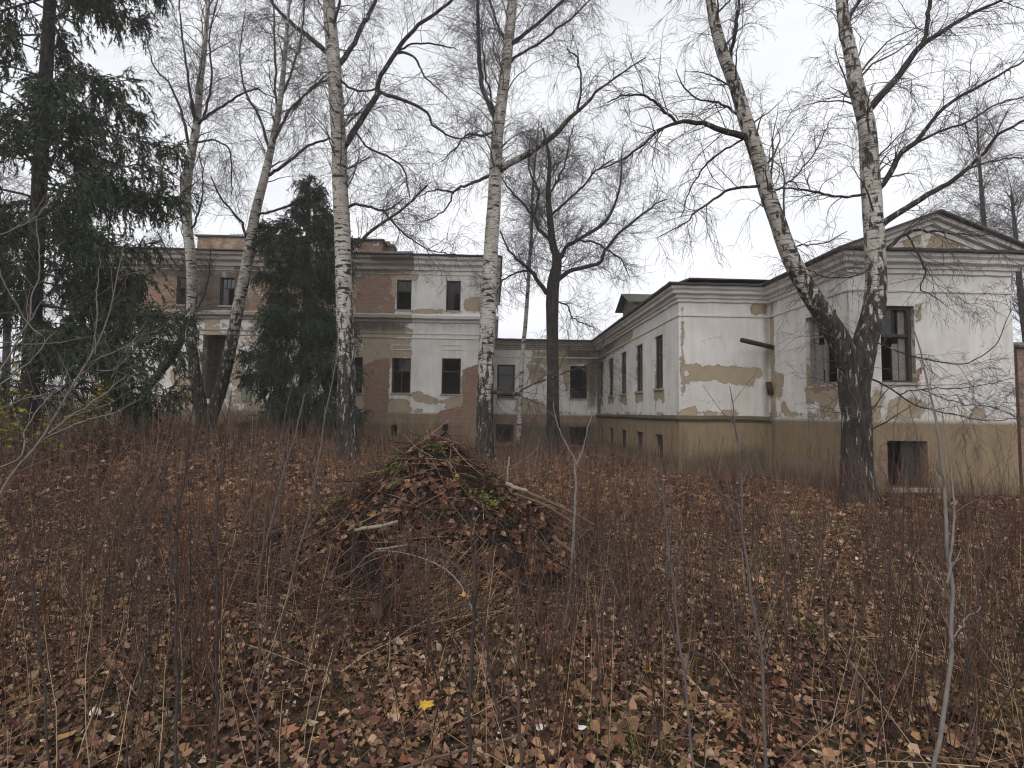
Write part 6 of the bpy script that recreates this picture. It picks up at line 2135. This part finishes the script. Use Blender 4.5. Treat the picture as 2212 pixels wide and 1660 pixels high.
# single leaves and scraps that stand out on the ground
def big_leaf(label, u, v, size, col, shape="maple", name="fallen_leaf", hang=None):
    g = at_ground(u, v) if hang is None else at_y(u, v, hang)
    if shape == "maple":
        an = np.linspace(-2.6, 2.6, 15)
        rr = np.array([0.45, 0.75, 0.42, 0.62, 0.95, 0.55, 0.75, 1.1, 0.75, 0.55, 0.95, 0.62, 0.42, 0.75, 0.45])
    else:
        an = np.linspace(-3.0, 3.0, 13)
        rr = np.array([0.5, 0.58, 0.62, 0.66, 0.68, 0.8, 1.0, 0.8, 0.68, 0.66, 0.62, 0.58, 0.5])
    pts = np.stack([np.cos(an) * rr, np.sin(an) * rr * 0.85, 0.28 * (rr ** 2) * np.cos(an * 1.5 + 0.6)], -1) * size
    mid = np.array([[0, 0, 0], [-0.55 * size, 0, 0.02]])
    yaw = rng.uniform(0, 6.28)
    tl = Matrix.Rotation(yaw, 3, 'Z') @ Matrix.Rotation(rng.uniform(0.15, 0.45), 3, 'X')
    V = np.vstack([pts, mid]) @ np.array(tl).T
    V[:, 2] += 0.05 - V[:, 2].min() * 0.3
    n = len(pts)
    T = [(k, k + 1, n) for k in range(n - 1)] + [(n - 1, n + 1, n), (n + 1, 0, n)]
    me = mesh_np(name, V, [np.array(T)], [plain(name + "_blade", col, 0.7, 0.25, 30)])
    link(name, me, label=label, cat="leaf", loc=(g[0], g[1], g[2] + 0.01))


big_leaf("large yellow maple leaf lying near the bottom middle", 918, 1552, 0.062, srgb(196, 158, 58))
big_leaf("pale grey-white leaf at the lower left", 205, 1568, 0.05, srgb(196, 190, 182), "oval")
big_leaf("second smaller pale leaf beside the grey-white one at lower left", 238, 1578, 0.034, srgb(190, 186, 180), "oval")
big_leaf("small yellow leaf on the ground right of the middle", 1400, 1473, 0.035, srgb(190, 150, 62), "oval")
big_leaf("pale whitish leaf near the bottom right of the middle", 1165, 1600, 0.035, srgb(205, 200, 196), "oval")
big_leaf("tiny white scrap in the leaves right of the middle sapling", 1255, 1600, 0.03, srgb(215, 215, 212), "oval")
big_leaf("white curled scrap below the heap beside the middle sapling", 1270, 1440, 0.022, srgb(215, 215, 212), "oval")
big_leaf("brown curled leaf large at the bottom left of the middle", 620, 1610, 0.06, srgb(150, 104, 76))
big_leaf("tan dead leaf caught on the black middle sapling", 1004, 1320, 0.035, srgb(170, 130, 84), name="dead_leaf", hang=2.27)


# ------------------------------------------------------------------ damp air
def make_haze():
    zt = 24.0
    for o in bpy.data.objects:
        if o.type == 'MESH':
            for c in o.bound_box:
                zt = max(zt, c[2] + 2.0)
    mb = MB().box(-410, 410, -45, 710, -2.0, zt)
    m = bpy.data.materials.new("damp_air")
    m.use_nodes = True
    n, l = m.node_tree.nodes, m.node_tree.links
    n.clear()
    out = n.new("ShaderNodeOutputMaterial")
    vol = n.new("ShaderNodeVolumePrincipled")
    vol.inputs["Color"].default_value = (0.92, 0.93, 0.96, 1)
    vol.inputs["Density"].default_value = 0.0015
    l.new(vol.outputs["Volume"], out.inputs["Volume"])
    link("haze", mb.mesh("haze", m), label="thin damp haze filling the air of the garden", kind="stuff")


make_haze()
